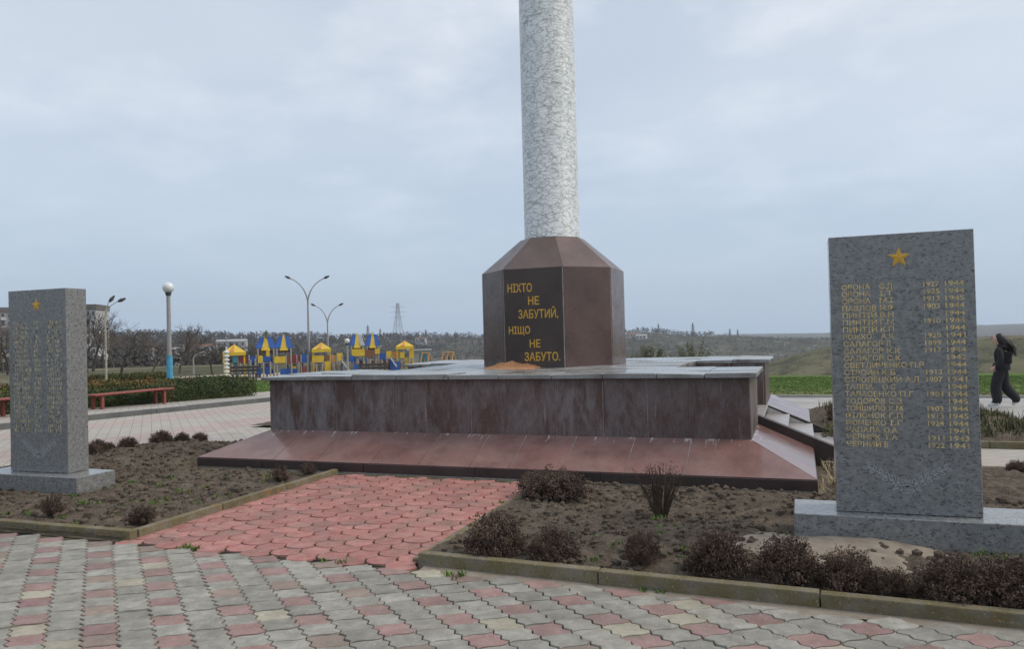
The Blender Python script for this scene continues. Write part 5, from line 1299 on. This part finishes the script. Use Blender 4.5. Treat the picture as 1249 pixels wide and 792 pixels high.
for s in (1, -1):
    n = 'L' if s > 0 else 'R'
    j('sho' + n, (.04, s * .17, 1.33), .085, 'upper'); j('elb' + n, (-.07 + .06 * (s > 0), s * .24, 1.08), .068, 'sho' + n); j('wri' + n, (.09, s * .21, .92), .048, 'elb' + n); j('palm' + n, (.135, s * .195, .89), (.030, .042), 'wri' + n)
    for f in range(5):
        b = (.165 + .004 * f, s * (.18 - .0), .885 - .016 * (f - 2)); 
        if f == 0: j('th' + n, (.15, s * .165, .915), .011, 'palm' + n); j('th2' + n, (.18, s * .15, .92), .009, 'th' + n)
        else: j('f%d' % f + n, (.185, s * (.195), .915 - .018 * f), .010, 'palm' + n); j('g%d' % f + n, (.215 - .006 * abs(f - 2), s * .185, .895 - .018 * f), .008, 'f%d' % f + n)
bm_ = skin_mesh(vb, eb, rb, 2)
for m in (M_BLACK, M_SKIN, M_SHOE): bm_.materials.append(m)
for p in bm_.polygons:
    c = p.center; k = 0
    if c.z > 1.42 + .3 * (.03 - c.x) and abs(c.y) < .12: k = 1
    if c.x > .115 and .80 < c.z < .96 and abs(c.y) > .13: k = 1
    dl, dr = (c - Vector((.2, .1, .06))), (c - Vector((-.36, -.1, .12)))
    if c.z < .105 and c.x > .02: k = 2
    if c.x < -.08 and c.z < .105: k = 2
    p.material_index = k
pp = at_px(1220, 20.7); pp.z = float(slope(pp.y)) + .0
per = empty('person', pp); tag(per, 'walking person in black clothes and white trainers with long dark hair blown back', 'person')
yaw = math.radians(180 - 14)
def attach(nm, me, parent=per):
    o = bpy.data.objects.new(nm, me); C.objects.link(o); o.parent = parent; return o
body = attach('body', bm_)
def bbox_mesh(nm, mb, mat, smooth=True):
    o = mb.build(nm, mat, None, smooth=smooth); C.objects.unlink(o); C.objects.link(o); o.parent = per; o.location = (0, 0, 0); return o
# hair: cap over the skull with a tail blown back, made of strands
hv = [(.105, 0, 1.632), (.035, 0, 1.605), (-.01, 0, 1.54), (-.045, 0, 1.45), (-.085, 0, 1.36), (-.15, 0, 1.27)]
hm = skin_mesh(hv, [(i, i + 1) for i in range(5)], [(.070, .045), (.120, .115), (.130, .115), (.125, .105), (.11, .085), (.05, .04)], 2); hm.materials.append(M_HAIR); attach('hair', hm)
st = MB()
for _ in range(140):
    a = Vector((U(-.04, .06), U(-.08, .08), U(1.48, 1.62))); e = Vector((U(-.30, -.14), U(-.12, .12), U(1.14, 1.34))); m_ = a.lerp(e, .5) + Vector((-.03, 0, U(0, .06))); st.path([a, m_, e], [.010, .009, .003], 3)
bbox_mesh('loose_hair', st, M_HAIR)
fc = MB(); fc.add([(.160, -.014, 1.505), (.160, .014, 1.505), (.197, 0, 1.512), (.168, 0, 1.555)], [(0, 1, 2), (1, 3, 2), (3, 0, 2), (0, 3, 1)]); bbox_mesh('nose', fc, M_SKIN, False)
for nm, zc, w_, m in (('mouth', 1.466, .022, plain('lips', (.35, .13, .12), .5)),): bbox_mesh(nm, MB().box(.140, .162, -w_, w_, zc - .005, zc + .005), m, False)
for s in (-1, 1):
    bbox_mesh('eye', MB().lathe([(.002, -.008), (.011, 0), (.002, .008)], (.160, s * .034, 1.555), 8), M_DARK); bbox_mesh('eyebrow', MB().box(.150, .170, s * .034 - .018, s * .034 + .018, 1.573, 1.579), M_HAIR, False)
# hoodie with hood at the nape and hem, trouser trim
hd_ = skin_mesh([(-.06, -.10, 1.36), (-.10, 0, 1.35), (-.06, .10, 1.36), (.05, .11, 1.385), (.05, -.11, 1.385)], [(0, 1), (1, 2), (2, 3), (0, 4)], [(.05, .05), (.06, .06), (.05, .05), (.03, .03), (.03, .03)], 2); hd_.materials.append(M_BLACK); attach('hood', hd_)
bag = MB().box(-.200, -.06, -.12, .12, .98, 1.26); bagm = bag.build('backpack', M_BLACK, None, bevel=.04, seg=3); bagm.parent = per; bagm.location = (0, 0, 0)
bagm['label'] = 'small black backpack'
hem = MB().lathe([(.165, 0), (.178, .01), (.175, .12), (.16, .16)], (0, 0, 0), 20); 
hem.V = [(x * .98 + .005, y * 1.08, z + .84) for x, y, z in hem.V]; bbox_mesh('hoodie_hem', hem, M_BLACK)
bbox_mesh('badge', MB().box(.172, .18, .05, .10, .87, .885), M_TRIM, False)
per.rotation_euler = (0, 0, yaw)

# ------------------------------------------------------------------ air
M_AIR = bpy.data.materials.new('air'); M_AIR.use_nodes = True; t_ = M_AIR.node_tree; t_.nodes.clear()
o_n = t_.nodes.new('ShaderNodeOutputMaterial'); v_n = t_.nodes.new('ShaderNodeVolumePrincipled'); t_.links.new(v_n.outputs[0], o_n.inputs['Volume'])
v_n.inputs['Color'].default_value = (.80, .88, 1., 1); v_n.inputs['Density'].default_value = .00019; v_n.inputs['Anisotropy'].default_value = .2
hzb = MB().box(-4300, 4300, -4300, 4300, -230, 175).build('haze', M_AIR); tag(hzb, 'thin pale blue air fading the far hills', kind='stuff')
